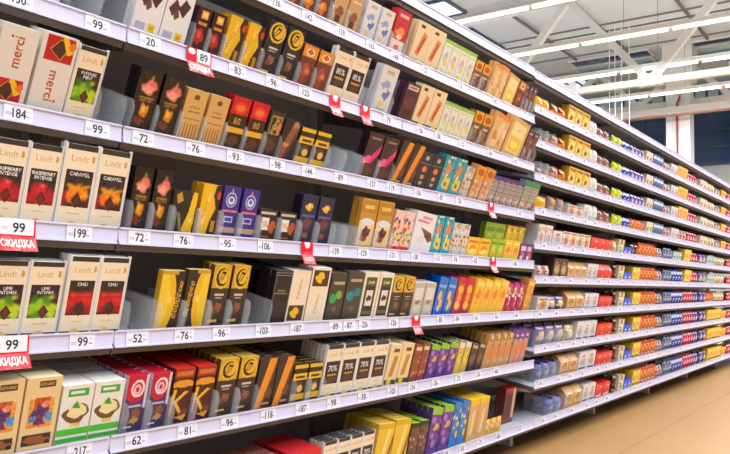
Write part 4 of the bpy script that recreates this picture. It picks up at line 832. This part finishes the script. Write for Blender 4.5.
NEAR = {'R1': [(276, '136'), (308, '142'), (341, '159'), (371, '165'), (395, '148'), (425, '127'), (460, '116'), (495, '95')],
 'R2': [(18, '130'), (97, '99'), (150, '20'), (237, '83'), (273, '96'), (305, '125'), (388, '79'), (420, '126'), (438, '108'), (462, '112'), (490, '84'), (515, '92')],
 'R3': [(18, '184'), (97, '99'), (143, '72'), (195, '76'), (235, '93'), (277, '98'), (308, '144'), (340, '89'), (372, '137'), (391, '119'), (418, '104'), (441, '87'), (459, '78'), (520, '67')],
 'R4': [(79, '199'), (139, '72'), (183, '76'), (227, '95'), (265, '106'), (335, '139'), (363, '129'), (392, '131'), (415, '138'), (437, '115'), (455, '74'), (475, '62'), (515, '58')],
 'R5': [(82, '99'), (137, '52'), (184, '76'), (221, '96'), (263, '103'), (297, '187'), (335, '89'), (349, '87'), (364, '226'), (393, '126'), (440, '85'), (457, '94'), (476, '61'), (496, '56'), (516, '64')],
 'R6': [(79, '217'), (136, '62'), (187, '81'), (229, '96'), (268, '118'), (302, '187'), (333, '98'), (363, '38'), (392, '105'), (412, '134'), (435, '136'), (458, '73'), (478, '54'), (496, '66')],
 'B': [(446, '88'), (462, '93'), (480, '71'), (498, '68'), (520, '57')]}
for row, l in NEAR.items():
    for px, t_ in l: ticket(row, px, t_, .066 if px < 400 else .06)
_fm = None
def far_ticket_mesh():
    a = Art(.06, .032, .003, (240, 238, 250)); a.rect(.3, .3, .62, .72, (120, 116, 150)); a.rect(.08, .3, .24, .5, (170, 168, 190)); a.rect(.72, .3, .86, .44, (160, 156, 180))
    return pack_mesh('price_ticket', a, .0008, (236, 236, 248), (236, 236, 248), 'paper')
for k in range(2, 6):
    for row in list(SZ)[1:] + ['B']:
        m = 6 if k == 2 else 4
        _fm = _fm or far_ticket_mesh()
        for j in range(m):
            y = Y0 + BL * (k + (j + .5) / m) + random.uniform(-.04, .04)
            o = link('price_ticket', _fm); o.location = (.0021, y, ROWZ[row] - .016)
            tag(o, 'small white price ticket, ' + side_word(m, j) + ' from the left, ' + where(row, k), 'price ticket', 'price tickets on the rails')
# red discount cards clipped over the rails
def discount(row, px, txt, wide=True):
    z = ROWZ[row]; y = y_at(px, .003, z); bay = int(math.floor((y - Y0) / BL))
    w, h = (.088, .07) if wide else (.056, .07)
    RD = (232, 18, 34)
    a = Art(w, h, .001, RD)
    if wide: a.rect(.06, .48, .95, 1, (244, 244, 250)); a.rect(0, .46, 1, .5, RD)
    if wide:
        a.text(txt, .56 if txt != '89' else .68, .72, .3, (44, 42, 60), 0, .45, .05); a.lines(.12, .66, .28, .76, 3, (176, 174, 196), .5)
        a.text('СКИДКА', .5, .22, .22, (250, 244, 244), 0, .84, .05)
        if txt == '89': a.rect(0, .46, .4, 1, RD); a.ell(.2, .86, .14, .12, (244, 244, 250))
    else:
        a.ell(.5, .96, .24, .24, (244, 244, 250)); a.rect(.1, .5, .9, .53, (244, 120, 130)); a.text('СКИДКА', .5, .22, .16, (250, 240, 240), 0, .8)
    me = pack_mesh('discount_card', a, .0009, RD, RD, 'gloss', 'flap')
    o = link('discount_card', me); o.location = (.0045, y, z - .049)
    return o, bay
for row, px, txt, wide in [('R4', 16, '99', True), ('R5', 9, '99', True), ('R2', 199, '89', True), ('R2', 335, '', False), ('R2', 365, '', False), ('R4', 307, '', False), ('R5', 416, '', False), ('R3', 491, '', False), ('R4', 493, '', False)]:
    o, bay = discount(row, px, txt, wide)
    lb = {335: 'red discount card left of the empty tray, ', 365: 'red discount card under the empty tray, '}.get(px, 'red discount card with white lettering, ')
    tag(o, lb + where(row, bay), 'discount card', 'red discount cards')

# ------------------------------------------------------------------ hall beyond and above the rack
G = .84
M_ROOF = mat('roof_panel', (206, 220, 230), .6, noise=.08, scale=1.2)
M_WALL = mat('hall_wall', (190, 202, 212), .7, noise=.05, scale=2)
M_STEEL = mat('painted_steel', (222, 228, 232), .5)
M_GLASS = mat('dark_glazing', (46, 74, 122), .12, noise=.3, scale=1.5)
M_GLASSB = mat('blue_glazing', (176, 208, 224), .2, noise=.2, scale=1.0)
M_FRAME = mat('glazing_bar', (60, 84, 110), .4)
M_CABLE = mat('cable', (110, 112, 116), .6)
M_WIREW = mat('suspension_wire', (238, 242, 246), .4)
M_RED = mat('red_pipe', (176, 40, 52), .4)
M_LAMPBODY = mat('lamp_housing', (236, 238, 240), .4)
M_TUBE = mat('lamp_tube', (255, 253, 246), .4, emit=TUBE_GLOW)
M_SKY = mat('roof_light', (245, 248, 255), .5, emit=.55)
def at(u, v, axis, val):
    d = CF * FL + CR * (u - 365) + CU * (227 - v); i = 'xyz'.index(axis); t = (val - CAM[i]) / d[i]; return CAM + d * t
RZc = 5.8 + G
# roof and end wall
b = MB(); b.box(-14, 8, RZc, 8, 23, RZc + .15); struct(b.build('ceiling', M_ROOF))
b = MB(); b.box(-14, 22.0, 0, 8, 22.3, RZc); struct(b.build('wall_far', M_WALL))
b = MB(); b.box(-14.2, 8, 0, -14, 22.3, RZc); struct(b.build('wall_left', M_WALL))
# tall windows in the end wall: glass, frame bars
wn = 0
def window(x0, x1, z0, z1, y=22.0, bars=3, hb=2, glass=M_GLASS):
    global wn
    wn += 1
    e = empty('window_%d' % wn, ((x0 + x1) / 2, y, z0)); struct(e); W = (x1 - x0) / 2; H = z1 - z0
    b = MB(); b.box(-W, -.06, 0, W, -.03, H); b.build('pane', glass, e)
    b = MB()
    for i in range(bars + 1):
        x = -W + 2 * W * i / bars; b.box(x - .03, -.1, 0, x + .03, -.02, H)
    for i in range(hb + 1): b.box(-W, -.09, H * i / hb - .02, W, -.02, H * i / hb + .02)
    b.build('window_frame', M_FRAME, e)
    return e
xs = [-6.4, -4.45, -2.45, -.4, 1.6]
window(-6.3, -3.98, 3.0 + G, 4.75 + G, bars=4, hb=3)
window(-3.32, -1.2, 3.35 + G, 4.78 + G, bars=1, hb=3)
window(-1.0, 1.1, 3.35 + G, 4.78 + G, bars=2, hb=3)
window(-6.3, -3.98, 4.92 + G, 5.6 + G, bars=6, hb=1, glass=M_GLASSB)
window(-3.2, -1.2, 4.92 + G, 5.6 + G, bars=6, hb=1, glass=M_GLASSB)
window(-1.0, 1.1, 4.92 + G, 5.6 + G, bars=6, hb=1, glass=M_GLASSB)
# roof windows: dark strips with pale blue glazing behind them, and bright skylights
def roof_window(x0, x1, y0, y1, m, bars=0):
    global wn
    wn += 1
    e = empty('window_%d' % wn, ((x0 + x1) / 2, (y0 + y1) / 2, RZc)); struct(e); W, H = (x1 - x0) / 2, (y1 - y0) / 2
    b = MB(); b.box(-W, -H, -.03, W, H, -.012); b.build('pane', m, e)
    b = MB()
    for q in (-1, 1): b.box(-W, q * H - .03, -.06, W, q * H + .03, -.01); b.box(q * W - .03, -H, -.06, q * W + .03, H, -.01)
    for i in range(1, bars): x = -W + 2 * W * i / bars; b.box(x - .025, -H, -.06, x + .025, H, -.01)
    b.build('window_frame', M_FRAME if m is M_SKY else M_STEEL, e)
roof_window(-5.5, -3.5, 18.5, 19.1, M_GLASS); roof_window(-5.6, -3.6, 19.15, 20.4, M_GLASSB)
roof_window(-2.55, -.8, 18.5, 18.95, M_GLASS); roof_window(-2.6, -.9, 19.0, 19.9, M_GLASSB); roof_window(-2.2, -.9, 19.95, 20.3, M_GLASS)
roof_window(-7.9, -6.4, 14.9, 16.6, M_SKY, 0); roof_window(-7.6, -6.0, 13.0, 13.9, M_SKY, 0); roof_window(-6.9, -5.7, 20.0, 21.6, M_SKY, 4); roof_window(-1.5, -.6, 20.6, 21.4, M_SKY, 0)
# column with red pipe
cx = -2.84
e = empty('column', (cx, 18.6, 0)); struct(e)
b = MB(); b.box(-.27, 0, 0, .27, .4, 4.9 + G); b.box(-.34, -.05, 4.9 + G, .34, .45, RZc); b.build('shaft', M_STEEL, e)
b = MB(); b.tube([(0, -.06, 0), (0, -.06, 4.35 + G), (.06, -.06, 4.48 + G), (.08, -.06, 4.6 + G), (-.05, -.06, 4.66 + G)], .028); pp = b.build('sprinkler_pipe', M_RED, None, (cx, 18.6, 0))
tag(pp, 'thin red pipe running up the front of the white column', 'pipe')
# transverse beam with red pipe beneath
e = empty('trim_1', (-3, 18.35, 0)); struct(e)
b = MB(); b.box(-6, -.1, 4.06 + G, 8, .08, 4.22 + G); b.build('beam', M_LAMPBODY, e)
b = MB(); b.tube([(-10, 18.2, 4.0 + G), (6, 18.2, 4.0 + G)], .022); tag(b.build('sprinkler_pipe', mat('rusty_pipe', (178, 126, 118), .4)), 'long dull red pipe running under the white cross beam', 'pipe')
# trusses across the hall
def truss(y, z0, z1, x0, x1, pitch, ph, label):
    e = empty('roof_truss', (0, y, 0))
    b = MB(); b.bar((x0, 0, z0), (x1, 0, z0), .12)
    xx = x0 + ph
    while xx < x1: b.box(xx - .2, -.075, z0 - .08, xx + .2, .075, z0 + .14); xx += pitch
    b.build('bottom_chord', M_STEEL, e)
    b = MB(); b.bar((x0, 0, z1), (x1, 0, z1), .14); b.build('top_chord', M_STEEL, e)
    x = x0 + ph; i = 0
    while x + pitch < x1:
        b = MB(); a, c = ((x, 0, z1), (x + pitch, 0, z0)) if i % 2 == 0 else ((x, 0, z0), (x + pitch, 0, z1))
        b.bar(a, c, .13); b.build('web_bar', M_STEEL, e); x += pitch; i += 1
    tag(e, label, 'truss', 'roof trusses')
truss(14.0, 3.75 + G, 5.6 + G, -11.8, 5, 1.55, 1.82, 'nearest white roof truss with diagonal bars above the rack')
truss(19.6, 4.6 + G, 5.65 + G, -12, 5, 1.1, .3, 'farthest white roof truss in front of the end wall')
# lamp rows: a long trunking with lit tubes
def lamp_row(y, x0, x1, label, z=LAMP_Z):
    e = empty('strip_lamp', ((x0 + x1) / 2, y, z)); W = (x1 - x0) / 2
    b = MB(); b.box(-W, -.06, 0, W, .06, .07); b.build('housing', M_LAMPBODY, e, bevel=.006)
    n = int(round((x1 - x0) / 1.5)); L_ = 2 * W / n
    for i in range(n):
        b = MB(); a = -W + i * L_ + .04; b.tube([(a, 0, -.028), (a + L_ - .08, 0, -.028)], .024, 10); b.build('lamp_tube', M_TUBE, e)
    for i in (.2, .5, .8):
        b = MB(); x = -W + 2 * W * i; b.bar((x, 0, .07), (x, 0, RZc - z - .001), .008); b.build('hanger', M_CABLE, e)
    tag(e, label, 'lamp', 'rows of ceiling strip lamps')
lamp_row(10.4, -9, 4.5, 'first visible white strip lamp row, highest in the picture')
lamp_row(12.52, -9, 4.5, 'second white strip lamp row from the top, long and bright')
lamp_row(14.64, -9, 4.5, 'third white strip lamp row from the top')
lamp_row(16.76, -9, 4.5, 'fourth white strip lamp row, lowest, just above the beam')
for k in range(2, 4): lamp_row(12.52 - 2.12 * k, -3, 5.4, 'strip lamp row hanging over the aisle, ' + ORD[k] + ' toward the viewer')
# thin bundled wires and pipes below the roof
for j, (x, y) in enumerate([(-3.62, 16), (-3.5, 16), (-3.36, 16), (-3.2, 16)]):
    b = MB(); b.bar((x, y, 2.9 + G), (x, y, RZc - .005), .014); tag(b.build('suspension_wire', M_WIREW), 'thin white hanging wire, ' + side_word(4, j) + ' before the end wall', 'wire', 'white hanging wires')
for j, (y, z) in enumerate([(15.6, 5.55), (16.2, 5.6), (17.3, 5.5)]):
    b = MB(); b.tube([(-10, y, z + G), (5, y, z + G)], .022); tag(b.build('conduit', M_CABLE), 'thin grey conduit below the roof, ' + side_word(3, j) + ' going back', 'conduit', 'grey conduits under the roof')
for j, x in enumerate((-5.2, -3.9, -2.1, -.9)):
    b = MB(); b.bar((x, 14.2, RZc - .08), (x + .0, 18.3, RZc - .08), .05); tag(b.build('roof_batten', M_CABLE), 'dark thin roof batten running lengthwise, ' + side_word(4, j), 'batten', 'roof battens')
